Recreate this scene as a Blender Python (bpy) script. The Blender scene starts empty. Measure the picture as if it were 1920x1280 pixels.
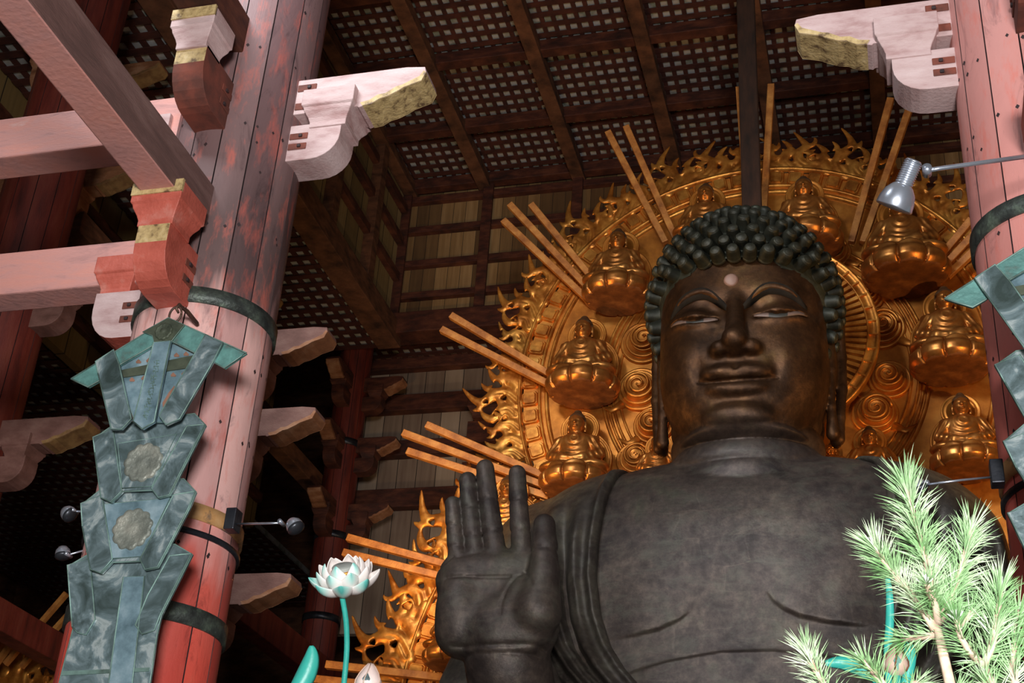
import bpy, math, random
import numpy as np
from mathutils import Vector, Matrix
random.seed(7)
rng = np.random.RandomState(11)
sc = bpy.context.scene
COL = sc.collection
PI = math.pi
FAST_SCULPT = False

# ------------------------------------------------------------------ camera
FPX = 2600.0
def _n(v):
    v = np.array(v, float); return v / np.linalg.norm(v)
_Z = _n((330, 4640, -FPX)); _Y = np.array((790, -1560, -FPX), float); _Y = _n(_Y - _Y.dot(_Z) * _Z); _X = np.cross(_Y, _Z)
RC = np.array([_X, _Y, _Z]); CAM = np.array([0, 0, 1.6])
cd = bpy.data.cameras.new('camera'); cam = bpy.data.objects.new('camera', cd); COL.objects.link(cam)
cd.sensor_width = 36.0; cd.lens = FPX / 1920 * 36.0; cd.clip_end = 300
cam.matrix_world = Matrix.Translation(Vector(CAM)) @ Matrix(RC.tolist()).to_4x4()
sc.camera = cam

def P(px, py, **k):
    """photo pixel -> world point on the plane X=, Y= or Z= given"""
    r = RC @ np.array([px - 960, -(py - 640), -FPX]) / FPX
    (a, v), = k.items()
    i = 'XYZ'.index(a)
    return CAM + r * ((v - CAM[i]) / r[i])

# ------------------------------------------------------------------ light, exposure
sc.view_settings.view_transform = 'Standard'
sc.view_settings.look = 'None'
sc.view_settings.exposure = 0.0
sc.view_settings.gamma = 1.0
sc.view_settings.use_curve_mapping = False
w = bpy.data.worlds.new('daylight'); sc.world = w; w.use_nodes = True
w.node_tree.nodes['Background'].inputs[0].default_value = (0.75, 0.85, 1.0, 1)
w.node_tree.nodes['Background'].inputs[1].default_value = 0.04

def lamp(name, kind, loc, target, energy, color, **k):
    l = bpy.data.lights.new(name, kind); o = bpy.data.objects.new(name, l); COL.objects.link(o)
    l.energy = energy; l.color = color
    for a, b in k.items(): setattr(l, a, b)
    o.location = loc
    d = Vector(target) - Vector(loc)
    o.rotation_euler = d.to_track_quat('-Z', 'Y').to_euler()
    return o
# daylight through the open front of the hall: big doorway behind the viewer
lamp('doorway_daylight', 'AREA', (2.6, -9, 2.6), (-3.0, 12, 9.0), 4600, (1.0, 0.97, 0.96), shape='RECTANGLE', size=3.6, size_y=2.8)
# daylight through the high front window that faces the statue
lamp('window_daylight', 'AREA', (-8.5, 2.0, 18.5), (-2.2, 20, 11.5), 560, (0.93, 0.96, 1.0), shape='RECTANGLE', size=5, size_y=2.5, spread=1.2)
# warm flood lamps of the hall, aimed at the gilded halo and the face
WARM = (1.0, 0.55, 0.19)
lamp('halo_flood_left', 'SPOT', (-9.8, 18.6, 9.5), (-5.6, 25, 15.0), 1500, WARM, spot_size=1.7, spot_blend=0.6, shadow_soft_size=0.12)
lamp('halo_flood_low_left', 'SPOT', (-12.5, 20.0, 7.5), (-9.0, 25, 10.5), 650, WARM, spot_size=1.3, spot_blend=0.6, shadow_soft_size=0.12)
lamp('halo_flood_right', 'SPOT', (5.2, 18.6, 10.0), (0.9, 25, 15.3), 1250, WARM, spot_size=1.7, spot_blend=0.6, shadow_soft_size=0.12)
lamp('vault_fill', 'SPOT', (-7.5, 28.0, 9.0), (-13, 30, 25), 700, (1.0, 0.72, 0.42), spot_size=2.0, spot_blend=1.0, shadow_soft_size=0.3)  # added fill without a lamp in the hall, brightens the left upper wall
lamp('back_wall_fill', 'SPOT', (-10.5, 27.0, 9.0), (-12.5, 36, 19), 190, (1.0, 0.85, 0.7), spot_size=1.3, spot_blend=1.0, shadow_soft_size=0.3)  # added fill, no lamp stands here; lifts the lower back wall
lamp('face_flood', 'SPOT', (-5.4, 13.2, 12.2), (-2.0, 20, 14.1), 480, (1.0, 0.60, 0.28), spot_size=0.55, spot_blend=1.0, shadow_soft_size=0.4)

# ------------------------------------------------------------------ materials
def _mat(name):
    m = bpy.data.materials.new(name); m.use_nodes = True
    nt = m.node_tree; return m, nt, nt.nodes['Principled BSDF'], nt.nodes.new, nt.links.new
def ramp(N, cols):
    r = N('ShaderNodeValToRGB'); e = r.color_ramp.elements
    while len(e) < len(cols): e.new(0.5)
    for el, (p, c) in zip(e, cols): el.position = p; el.color = (*c, 1)
    return r
def mat(name, cols, scale=(1, 1, 1), rough=0.7, metal=0.0, noise=3.0, bump=0.1, bscale=30.0, detail=6, dist=0.0, spec=0.5, bdist=0.02, rvar=0.0, coat=0.0):
    m, nt, b, N, L = _mat(name)
    tc = N('ShaderNodeTexCoord'); mp = N('ShaderNodeMapping'); mp.inputs['Scale'].default_value = scale
    L(tc.outputs['Object'], mp.inputs[0])
    nz = N('ShaderNodeTexNoise'); nz.inputs['Scale'].default_value = noise; nz.inputs['Detail'].default_value = detail; nz.inputs['Roughness'].default_value = 0.62; nz.inputs['Distortion'].default_value = dist
    L(mp.outputs[0], nz.inputs['Vector'])
    r = ramp(N, cols); L(nz.outputs[0], r.inputs[0]); L(r.outputs[0], b.inputs['Base Color'])
    n2 = N('ShaderNodeTexNoise'); n2.inputs['Scale'].default_value = bscale; n2.inputs['Detail'].default_value = 4
    L(mp.outputs[0], n2.inputs['Vector'])
    bp = N('ShaderNodeBump'); bp.inputs['Strength'].default_value = bump; bp.inputs['Distance'].default_value = bdist
    L(n2.outputs[0], bp.inputs['Height']); L(bp.outputs[0], b.inputs['Normal'])
    b.inputs['Roughness'].default_value = rough; b.inputs['Metallic'].default_value = metal
    if rvar:
        mr = N('ShaderNodeMapRange'); mr.inputs[3].default_value = rough - rvar; mr.inputs[4].default_value = rough + rvar
        L(n2.outputs[0], mr.inputs[0]); L(mr.outputs[0], b.inputs['Roughness'])
    b.inputs['Specular IOR Level'].default_value = spec; b.inputs['Coat Weight'].default_value = coat
    return m

def mat_pillar(name, stops):
    # vermilion lacquer with worn blotches; tone follows height: saturated low on the shaft, pale pink at mid height, mauve-brown above
    m, nt, b, N, L = _mat(name)
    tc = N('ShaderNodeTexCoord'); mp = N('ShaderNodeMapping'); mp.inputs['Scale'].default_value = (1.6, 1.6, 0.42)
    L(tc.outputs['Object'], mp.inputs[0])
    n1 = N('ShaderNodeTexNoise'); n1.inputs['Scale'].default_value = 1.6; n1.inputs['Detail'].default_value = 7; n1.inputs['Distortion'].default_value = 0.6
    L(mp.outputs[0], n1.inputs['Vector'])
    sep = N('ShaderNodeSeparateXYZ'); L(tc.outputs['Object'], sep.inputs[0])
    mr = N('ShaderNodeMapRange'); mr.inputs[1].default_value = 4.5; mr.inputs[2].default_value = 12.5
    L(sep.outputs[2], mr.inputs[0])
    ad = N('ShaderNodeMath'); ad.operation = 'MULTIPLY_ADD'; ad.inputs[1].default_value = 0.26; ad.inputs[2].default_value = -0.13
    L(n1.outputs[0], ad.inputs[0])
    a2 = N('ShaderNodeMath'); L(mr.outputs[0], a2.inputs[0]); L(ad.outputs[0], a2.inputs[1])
    r = ramp(N, stops)
    L(a2.outputs[0], r.inputs[0])
    # blotches of red and grey wear
    n3 = N('ShaderNodeTexNoise'); n3.inputs['Scale'].default_value = 4.2; n3.inputs['Detail'].default_value = 8; n3.inputs['Roughness'].default_value = 0.7
    L(mp.outputs[0], n3.inputs['Vector'])
    r3 = ramp(N, [(0.52, (1, 1, 1)), (0.68, (0, 0, 0))]); L(n3.outputs[0], r3.inputs[0])
    mx = N('ShaderNodeMix'); mx.data_type = 'RGBA'; mx.inputs[7].default_value = (0.62, 0.13, 0.085, 1)
    L(r.outputs[0], mx.inputs[6])
    iv = N('ShaderNodeMath'); iv.operation = 'MULTIPLY_ADD'; iv.inputs[1].default_value = -0.55; iv.inputs[2].default_value = 0.55
    L(r3.outputs[0], iv.inputs[0]); L(iv.outputs[0], mx.inputs[0])
    n4 = N('ShaderNodeTexNoise'); n4.inputs['Scale'].default_value = 2.3; n4.inputs['Detail'].default_value = 9; n4.inputs['Roughness'].default_value = 0.72; n4.inputs['Distortion'].default_value = 1.2
    L(mp.outputs[0], n4.inputs['Vector'])
    r4 = ramp(N, [(0.30, (0.45, 0.42, 0.45)), (0.45, (1, 1, 1)), (1.0, (1.12, 1.1, 1.1))]); L(n4.outputs[0], r4.inputs[0])
    mm = N('ShaderNodeMix'); mm.data_type = 'RGBA'; mm.blend_type = 'MULTIPLY'; mm.inputs[0].default_value = 1
    L(mx.outputs[2], mm.inputs[6]); L(r4.outputs[0], mm.inputs[7])
    at = N('ShaderNodeMath'); at.operation = 'ARCTAN2'; L(sep.outputs[1], at.inputs[0]); L(sep.outputs[0], at.inputs[1])
    k = N('ShaderNodeMath'); k.operation = 'MULTIPLY_ADD'; k.inputs[1].default_value = 14 / (2 * PI); k.inputs[2].default_value = 20.0; L(at.outputs[0], k.inputs[0])
    fl = N('ShaderNodeMath'); fl.operation = 'FLOOR'; L(k.outputs[0], fl.inputs[0])
    wn = N('ShaderNodeTexWhiteNoise'); wn.noise_dimensions = '1D'; L(fl.outputs[0], wn.inputs['W'])
    r6 = ramp(N, [(0.0, (0.74, 0.70, 0.72)), (0.5, (1, 1, 1)), (1.0, (1.12, 1.14, 1.14))]); L(wn.outputs['Value'], r6.inputs[0])
    m6 = N('ShaderNodeMix'); m6.data_type = 'RGBA'; m6.blend_type = 'MULTIPLY'; m6.inputs[0].default_value = 1
    L(mm.outputs[2], m6.inputs[6]); L(r6.outputs[0], m6.inputs[7]); L(m6.outputs[2], b.inputs['Base Color'])
    bp = N('ShaderNodeBump'); bp.inputs['Strength'].default_value = 0.35; bp.inputs['Distance'].default_value = 0.02
    L(n4.outputs[0], bp.inputs['Height']); L(bp.outputs[0], b.inputs['Normal'])
    b.inputs['Roughness'].default_value = 0.6
    return m

def mat_planks(name, cols, axis=0, pitch=0.42, rough=0.8):
    m, nt, b, N, L = _mat(name)
    tc = N('ShaderNodeTexCoord'); sep = N('ShaderNodeSeparateXYZ'); L(tc.outputs['Object'], sep.inputs[0])
    dv = N('ShaderNodeMath'); dv.operation = 'DIVIDE'; dv.inputs[1].default_value = pitch; L(sep.outputs[axis], dv.inputs[0])
    fl = N('ShaderNodeMath'); fl.operation = 'FLOOR'; L(dv.outputs[0], fl.inputs[0])
    fr = N('ShaderNodeMath'); fr.operation = 'FRACT'; L(dv.outputs[0], fr.inputs[0])
    wn = N('ShaderNodeTexWhiteNoise'); wn.noise_dimensions = '1D'; L(fl.outputs[0], wn.inputs['W'])
    mp = N('ShaderNodeMapping'); mp.inputs['Scale'].default_value = (9, 9, 0.7); L(tc.outputs['Object'], mp.inputs[0])
    nz = N('ShaderNodeTexNoise'); nz.inputs['Scale'].default_value = 1.0; nz.inputs['Detail'].default_value = 6; L(mp.outputs[0], nz.inputs['Vector'])
    ad = N('ShaderNodeMath'); ad.operation = 'MULTIPLY_ADD'; ad.inputs[1].default_value = 0.75; L(wn.outputs['Value'], ad.inputs[0])
    sc_ = N('ShaderNodeMath'); sc_.operation = 'MULTIPLY_ADD'; sc_.inputs[1].default_value = 0.6; sc_.inputs[2].default_value = -0.17; L(nz.outputs[0], sc_.inputs[0]); L(sc_.outputs[0], ad.inputs[2])
    r = ramp(N, cols); L(ad.outputs[0], r.inputs[0])
    gp = N('ShaderNodeMath'); gp.operation = 'GREATER_THAN'; gp.inputs[1].default_value = 0.035; L(fr.outputs[0], gp.inputs[0])
    mx = N('ShaderNodeMix'); mx.data_type = 'RGBA'; mx.inputs[6].default_value = (0.01, 0.007, 0.005, 1); L(gp.outputs[0], mx.inputs[0]); L(r.outputs[0], mx.inputs[7])
    L(mx.outputs[2], b.inputs['Base Color']); b.inputs['Roughness'].default_value = rough
    return m

def mat_bronze(name, cols, rough, metal, seam=0.0, face=False):
    # cast bronze with patina clouds and the faint outlines of rectangular casting plates
    m, nt, b, N, L = _mat(name)
    tc = N('ShaderNodeTexCoord')
    n1 = N('ShaderNodeTexNoise'); n1.inputs['Scale'].default_value = 0.9; n1.inputs['Detail'].default_value = 9; n1.inputs['Roughness'].default_value = 0.66; n1.inputs['Distortion'].default_value = 0.5
    L(tc.outputs['Object'], n1.inputs['Vector'])
    r = ramp(N, cols); L(n1.outputs[0], r.inputs[0])
    n2 = N('ShaderNodeTexNoise'); n2.inputs['Scale'].default_value = 7; n2.inputs['Detail'].default_value = 8; n2.inputs['Roughness'].default_value = 0.7
    L(tc.outputs['Object'], n2.inputs['Vector'])
    r2 = ramp(N, [(0.32, (0.5, 0.5, 0.5)), (0.5, (1, 1, 1)), (0.68, (1.7, 1.75, 1.6))]); L(n2.outputs[0], r2.inputs[0])
    mm = N('ShaderNodeMix'); mm.data_type = 'RGBA'; mm.blend_type = 'MULTIPLY'; mm.inputs[0].default_value = 0.75
    L(r.outputs[0], mm.inputs[6]); L(r2.outputs[0], mm.inputs[7])
    out = mm.outputs[2]
    mpp_ = N('ShaderNodeMapping'); mpp_.inputs['Scale'].default_value = (1.0, 1.0, 2.1); L(tc.outputs['Object'], mpp_.inputs[0])
    n7 = N('ShaderNodeTexNoise'); n7.inputs['Scale'].default_value = 1.5; n7.inputs['Detail'].default_value = 10; n7.inputs['Roughness'].default_value = 0.75; n7.inputs['Distortion'].default_value = 0.8; L(mpp_.outputs[0], n7.inputs['Vector'])
    r7 = ramp(N, [(0.50, (0, 0, 0)), (0.66, (0.6, 0.6, 0.6))]); L(n7.outputs[0], r7.inputs[0])
    m7 = N('ShaderNodeMix'); m7.data_type = 'RGBA'; m7.inputs[7].default_value = (0.092, 0.090, 0.070, 1)
    if face:
        hm = N('ShaderNodeMapRange'); hm.inputs[1].default_value = 11.6; hm.inputs[2].default_value = 11.0; s0 = N('ShaderNodeSeparateXYZ'); L(tc.outputs['Object'], s0.inputs[0]); L(s0.outputs[2], hm.inputs[0])
        mq = N('ShaderNodeMath'); mq.operation = 'MULTIPLY'; L(r7.outputs[0], mq.inputs[0]); L(hm.outputs[0], mq.inputs[1]); L(mq.outputs[0], m7.inputs[0])
    else: L(r7.outputs[0], m7.inputs[0])
    L(out, m7.inputs[6]); out = m7.outputs[2]
    sep = N('ShaderNodeSeparateXYZ'); L(tc.outputs['Object'], sep.inputs[0]); cb = N('ShaderNodeCombineXYZ')
    L(sep.outputs[0], cb.inputs[0]); L(sep.outputs[2], cb.inputs[1])
    if seam:
        bk = N('ShaderNodeTexBrick'); bk.inputs['Scale'].default_value = 1.0; bk.inputs['Mortar Size'].default_value = 0.012; bk.inputs['Brick Width'].default_value = 0.72; bk.inputs['Row Height'].default_value = 0.46; bk.inputs['Bias'].default_value = 0.1
        bk.inputs[1].default_value = (0.80, 0.80, 0.80, 1); bk.inputs[2].default_value = (1.35, 1.37, 1.28, 1); bk.inputs[3].default_value = (1.3, 1.32, 1.25, 1)
        wob = N('ShaderNodeTexNoise'); wob.inputs['Scale'].default_value = 1.3; L(cb.outputs[0], wob.inputs['Vector'])
        va = N('ShaderNodeVectorMath'); va.operation = 'MULTIPLY_ADD'; va.inputs[1].default_value = (0.45, 0.35, 0); L(wob.outputs[1], va.inputs[0]); L(cb.outputs[0], va.inputs[2])
        L(va.outputs[0], bk.inputs['Vector'])
        m3 = N('ShaderNodeMix'); m3.data_type = 'RGBA'; m3.blend_type = 'MULTIPLY'
        n5 = N('ShaderNodeTexNoise'); n5.inputs['Scale'].default_value = 0.7; L(tc.outputs['Object'], n5.inputs['Vector'])
        r5 = ramp(N, [(0.42, (0, 0, 0)), (0.54, (seam,) * 3)]); L(n5.outputs[0], r5.inputs[0]); L(r5.outputs[0], m3.inputs[0])
        L(out, m3.inputs[6]); L(bk.outputs[0], m3.inputs[7]); out = m3.outputs[2]
    if face:      # the head is cleaner, browner bronze; dust greys the body below the neck
        fm = N('ShaderNodeMapRange'); fm.inputs[1].default_value = 11.25; fm.inputs[2].default_value = 11.7; L(sep.outputs[2], fm.inputs[0])
        fc_ = N('ShaderNodeMix'); fc_.data_type = 'RGBA'; fc_.blend_type = 'MULTIPLY'; fc_.inputs[7].default_value = (1.15, 0.74, 0.40, 1); L(fm.outputs[0], fc_.inputs[0]); L(out, fc_.inputs[6]); out = fc_.outputs[2]
    L(out, b.inputs['Base Color'])
    bp = N('ShaderNodeBump'); bp.inputs['Strength'].default_value = 0.35; bp.inputs['Distance'].default_value = 0.03
    L(n2.outputs[0], bp.inputs['Height']); L(bp.outputs[0], b.inputs['Normal'])
    mr = N('ShaderNodeMapRange'); mr.inputs[3].default_value = rough + 0.12; mr.inputs[4].default_value = rough - 0.12; L(n2.outputs[0], mr.inputs[0]); L(mr.outputs[0], b.inputs['Roughness'])
    b.inputs['Metallic'].default_value = metal
    if face:
        mm2 = N('ShaderNodeMapRange'); mm2.inputs[3].default_value = metal; mm2.inputs[4].default_value = 0.8; L(fm.outputs[0], mm2.inputs[0]); L(mm2.outputs[0], b.inputs['Metallic'])
    return m

M = {}
M['pillar'] = mat_pillar('weathered_vermilion_dark_top', [(0.0, (0.62, 0.075, 0.05)), (0.12, (0.62, 0.11, 0.08)), (0.21, (0.72, 0.42, 0.385)), (0.46, (0.70, 0.41, 0.375)), (0.52, (0.125, 0.075, 0.072)), (0.60, (0.10, 0.06, 0.058)), (0.72, (0.17, 0.10, 0.098)), (1.0, (0.20, 0.115, 0.115))])  # turns much darker mauve from the upper iron band upwards
M['pillar_r'] = mat_pillar('weathered_vermilion_bright', [(0.0, (0.60, 0.075, 0.05)), (0.2, (0.60, 0.13, 0.10)), (0.5, (0.58, 0.23, 0.20)), (1.0, (0.50, 0.24, 0.22))])
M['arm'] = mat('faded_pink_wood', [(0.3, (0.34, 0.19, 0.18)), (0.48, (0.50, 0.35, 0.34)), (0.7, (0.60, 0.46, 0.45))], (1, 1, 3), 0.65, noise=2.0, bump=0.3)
M['beam'] = mat('red_worn_beam', [(0.3, (0.34, 0.18, 0.17)), (0.45, (0.55, 0.27, 0.24)), (0.62, (0.62, 0.27, 0.22)), (0.8, (0.62, 0.42, 0.39))], (0.6, 0.6, 2.4), 0.65, noise=2.2, bump=0.3, dist=0.6)
M['vermilion'] = mat('vermilion_paint', [(0.3, (0.36, 0.07, 0.045)), (0.55, (0.50, 0.11, 0.075)), (0.75, (0.55, 0.24, 0.19))], (1, 1, 1), 0.55, noise=3.0, bump=0.3)
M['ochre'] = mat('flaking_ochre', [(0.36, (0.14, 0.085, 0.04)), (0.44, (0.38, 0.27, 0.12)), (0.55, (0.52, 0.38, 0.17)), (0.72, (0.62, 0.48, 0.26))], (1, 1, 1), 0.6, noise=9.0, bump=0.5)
M['beam_side_shade'] = mat('mauve_shaded_side', [(0.3, (0.08, 0.045, 0.04)), (0.5, (0.15, 0.08, 0.07)), (0.7, (0.22, 0.13, 0.115))], (2.4, 0.5, 2.4), 0.65, noise=1.8, bump=0.3, dist=0.6)
M['hole'] = mat('dark_mortise', [(0.4, (0.10, 0.03, 0.02)), (0.6, (0.2, 0.05, 0.03))], rough=0.8)
M['nail'] = mat('nail_hole', [(0.4, (0.015, 0.008, 0.01)), (0.6, (0.04, 0.02, 0.02))], rough=0.7)
M['darkred'] = mat('dark_red_timber', [(0.3, (0.018, 0.005, 0.003)), (0.5, (0.07, 0.017, 0.008)), (0.7, (0.14, 0.042, 0.018))], (0.7, 0.7, 2), 0.7, noise=2.5, bump=0.3)
M['redpillar'] = mat('deep_red_pillar', [(0.3, (0.06, 0.009, 0.006)), (0.5, (0.15, 0.020, 0.011)), (0.7, (0.19, 0.040, 0.022))], (2.4, 2.4, 0.4), 0.6, noise=1.8, bump=0.3)
M['postdark'] = mat('charred_dark_wood', [(0.3, (0.012, 0.006, 0.004)), (0.7, (0.05, 0.02, 0.01))], (2, 2, .5), 0.8, noise=3)
M['brown'] = mat('brown_timber', [(0.3, (0.035, 0.013, 0.006)), (0.5, (0.12, 0.045, 0.019)), (0.7, (0.20, 0.08, 0.035))], (0.7, 0.7, 2), 0.75, noise=2.5, bump=0.3)
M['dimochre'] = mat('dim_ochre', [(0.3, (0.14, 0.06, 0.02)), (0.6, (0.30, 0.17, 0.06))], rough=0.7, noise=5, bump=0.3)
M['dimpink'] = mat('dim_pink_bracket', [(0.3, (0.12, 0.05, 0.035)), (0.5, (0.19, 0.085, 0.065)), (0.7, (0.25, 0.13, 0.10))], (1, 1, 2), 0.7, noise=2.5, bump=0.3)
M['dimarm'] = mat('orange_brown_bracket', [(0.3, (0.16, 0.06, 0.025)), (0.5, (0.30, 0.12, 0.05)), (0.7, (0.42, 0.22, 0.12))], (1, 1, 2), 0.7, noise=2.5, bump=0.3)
M['upperwall'] = mat_planks('brown_wall_planks', [(0.0, (0.075, 0.036, 0.012)), (0.4, (0.16, 0.085, 0.03)), (0.72, (0.28, 0.16, 0.06)), (1.0, (0.46, 0.29, 0.13))], 0, 0.40)
M['sidewall'] = mat_planks('side_wall_planks', [(0.0, (0.14, 0.09, 0.03)), (0.5, (0.26, 0.17, 0.06)), (1.0, (0.40, 0.28, 0.12))], 1, 0.9)
M['lowerwall'] = mat_planks('grey_wall_planks', [(0.0, (0.16, 0.10, 0.07)), (0.5, (0.32, 0.24, 0.17)), (1.0, (0.46, 0.36, 0.27))], 0, 0.62)
M['pale'] = mat('pale_ceiling_board', [(0.35, (0.22, 0.24, 0.19)), (0.5, (0.42, 0.39, 0.35)), (0.65, (0.40, 0.42, 0.44))], (1, 1, 1), 0.8, noise=2.6, detail=2)
M['slat'] = mat('ceiling_slat', [(0.35, (0.035, 0.008, 0.005)), (0.65, (0.085, 0.020, 0.011))], rough=0.8)
M['gold'] = mat('gilded_wood', [(0.28, (0.20, 0.055, 0.008)), (0.45, (0.48, 0.17, 0.026)), (0.62, (0.74, 0.33, 0.06)), (0.8, (0.90, 0.50, 0.14))], (1, 1, 1), 0.38, 0.72, noise=2.6, bump=0.25, bscale=9, rvar=0.12)
M['gold_plate'] = mat('gilded_plate', [(0.28, (0.26, 0.08, 0.012)), (0.5, (0.55, 0.20, 0.03)), (0.7, (0.74, 0.33, 0.065))], (1, 1, 1), 0.42, 0.7, noise=1.6, bump=0.2, bscale=7, rvar=0.1)
M['gold_fig'] = mat('gilded_figure', [(0.28, (0.26, 0.085, 0.02)), (0.5, (0.50, 0.20, 0.045)), (0.72, (0.66, 0.32, 0.09))], (1, 1, 1), 0.36, 0.8, noise=2.5, bump=0.2, bscale=9, rvar=0.1)
M['underside'] = mat('dark_brown_underside', [(0.3, (0.10, 0.03, 0.008)), (0.55, (0.22, 0.075, 0.02)), (0.7, (0.34, 0.13, 0.035))], rough=0.6, metal=0.2, noise=4)
M['gold_hair'] = mat('tarnished_gilding', [(0.3, (0.08, 0.035, 0.015)), (0.7, (0.16, 0.08, 0.03))], rough=0.6, metal=0.4)
M['ray'] = mat('gilded_slat_wood', [(0.3, (0.26, 0.09, 0.02)), (0.5, (0.46, 0.18, 0.04)), (0.7, (0.62, 0.29, 0.07))], (1, 1, 1), 0.55, 0.25, noise=3.5, bump=0.3)
M['bronze'] = mat_bronze('patinated_bronze', [(0.30, (0.022, 0.017, 0.016)), (0.44, (0.046, 0.034, 0.030)), (0.56, (0.074, 0.055, 0.047)), (0.70, (0.074, 0.068, 0.050))], 0.50, 0.35, 0.7, True)
M['robe'] = mat_bronze('patinated_bronze_robe', [(0.30, (0.032, 0.026, 0.023)), (0.46, (0.056, 0.045, 0.038)), (0.60, (0.085, 0.076, 0.058)), (0.74, (0.10, 0.10, 0.075))], 0.50, 0.35, 0.25)
M['curl'] = mat_bronze('dark_green_bronze', [(0.3, (0.014, 0.017, 0.012)), (0.5, (0.030, 0.032, 0.022)), (0.7, (0.055, 0.062, 0.042))], 0.5, 0.35)
M['brow'] = mat('dark_brow_strip', [(0.4, (0.012, 0.010, 0.008)), (0.6, (0.02, 0.016, 0.012))], rough=0.9, spec=0.1)  # dark tone for the strip along each brow arc
M['eye'] = mat('pale_eye_inlay', [(0.4, (0.10, 0.065, 0.05)), (0.6, (0.15, 0.10, 0.08))], rough=0.5)
M['pupil'] = mat('dark_pupil_inlay', [(0.4, (0.02, 0.02, 0.018)), (0.6, (0.03, 0.03, 0.025))], rough=0.5)
M['urna'] = mat('worn_urna', [(0.4, (0.16, 0.09, 0.07)), (0.6, (0.22, 0.13, 0.10))], rough=0.5)
M['band'] = mat('green_black_iron', [(0.35, (0.035, 0.04, 0.038)), (0.52, (0.07, 0.085, 0.075)), (0.7, (0.15, 0.20, 0.15))], rough=0.5, metal=0.5, noise=6, bump=0.4)
M['strap'] = mat('ochre_strap', [(0.40, (0.10, 0.08, 0.07)), (0.48, (0.48, 0.26, 0.10)), (0.7, (0.58, 0.36, 0.17))], rough=0.5, noise=5)
M['iron'] = mat('rusty_iron', [(0.35, (0.05, 0.035, 0.03)), (0.65, (0.16, 0.09, 0.06))], rough=0.6, metal=0.5, noise=8)
M['teal'] = mat('verdigris_teal', [(0.30, (0.13, 0.12, 0.10)), (0.42, (0.11, 0.25, 0.23)), (0.6, (0.18, 0.42, 0.38)), (0.75, (0.26, 0.50, 0.48))], rough=0.45, metal=0.3, noise=3, bump=0.3)
M['plate'] = mat('blue_grey_bronze', [(0.30, (0.05, 0.075, 0.07)), (0.44, (0.11, 0.16, 0.165)), (0.54, (0.20, 0.28, 0.30)), (0.62, (0.46, 0.54, 0.54)), (0.72, (0.20, 0.27, 0.27))], (1, 1, 1), 0.35, 0.35, noise=3.4, bump=0.15, dist=0.9)
M['plate2'] = mat('pale_blue_bronze', [(0.3, (0.10, 0.17, 0.20)), (0.5, (0.24, 0.37, 0.43)), (0.7, (0.45, 0.60, 0.66))], (1, 1, 1), 0.32, 0.35, noise=3.5, bump=0.15)
M['rosette'] = mat('worn_grey_bronze', [(0.3, (0.13, 0.15, 0.13)), (0.5, (0.26, 0.28, 0.24)), (0.7, (0.38, 0.38, 0.32))], rough=0.5, metal=0.3, noise=4, bump=0.5)
M['edge'] = mat('verdigris_edge', [(0.3, (0.08, 0.12, 0.10)), (0.6, (0.22, 0.36, 0.32))], rough=0.5, metal=0.4, noise=4)
M['darkrelief'] = mat('dark_green_relief', [(0.3, (0.04, 0.05, 0.035)), (0.6, (0.10, 0.12, 0.08))], rough=0.6, metal=0.4, noise=5)
M['rustspot'] = mat('rust_brown', [(0.3, (0.16, 0.08, 0.05)), (0.6, (0.30, 0.15, 0.10))], rough=0.7, noise=5)
M['chrome'] = mat('brushed_steel', [(0.4, (0.50, 0.56, 0.66)), (0.6, (0.62, 0.68, 0.78))], rough=0.3, metal=0.8, bump=0.02)
M['black'] = mat('black_metal', [(0.4, (0.02, 0.022, 0.03)), (0.6, (0.05, 0.055, 0.065))], rough=0.35, metal=0.6)
M['white'] = mat('white_petal', [(0.3, (0.66, 0.56, 0.52)), (0.6, (0.85, 0.80, 0.77))], rough=0.45, noise=3, bump=0.05)
M['tealpaint'] = mat('teal_paint', [(0.3, (0.02, 0.28, 0.23)), (0.6, (0.04, 0.40, 0.33))], rough=0.4, noise=3, bump=0.1)
M['seed'] = mat('grey_seed_pod', [(0.4, (0.28, 0.31, 0.29)), (0.6, (0.36, 0.38, 0.35))], rough=0.6)
M['budpink'] = mat('pinkish_bud', [(0.3, (0.70, 0.52, 0.47)), (0.7, (0.82, 0.70, 0.65))], rough=0.45)
M['budbeige'] = mat('beige_bud', [(0.3, (0.45, 0.31, 0.24)), (0.7, (0.60, 0.45, 0.36))], rough=0.45)
M['twig'] = mat('pine_twig', [(0.3, (0.42, 0.29, 0.20)), (0.6, (0.66, 0.52, 0.40))], rough=0.7, noise=30)
M['needle'] = mat('pine_needle', [(0.3, (0.10, 0.26, 0.07)), (0.5, (0.30, 0.50, 0.24)), (0.66, (0.62, 0.75, 0.52))], rough=0.4, noise=9, bump=0, detail=2)
M['needletip'] = mat('pine_bud_white', [(0.4, (0.75, 0.8, 0.72)), (0.6, (0.85, 0.85, 0.8))], rough=0.5)
M['stone'] = mat('floor_stone', [(0.3, (0.20, 0.19, 0.17)), (0.6, (0.30, 0.28, 0.25))], rough=0.7)
def petal_mat():
    m, nt, b, N, L = _mat('petal_white_teal_tip')
    at = N('ShaderNodeAttribute'); at.attribute_name = 'tipness'
    r = ramp(N, [(0.0, (0.80, 0.72, 0.68)), (0.45, (0.86, 0.82, 0.79)), (0.72, (0.45, 0.72, 0.66)), (1.0, (0.10, 0.45, 0.40))])
    L(at.outputs['Fac'], r.inputs[0]); L(r.outputs[0], b.inputs['Base Color']); b.inputs['Roughness'].default_value = 0.4
    return m
M['petal'] = petal_mat()

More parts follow.
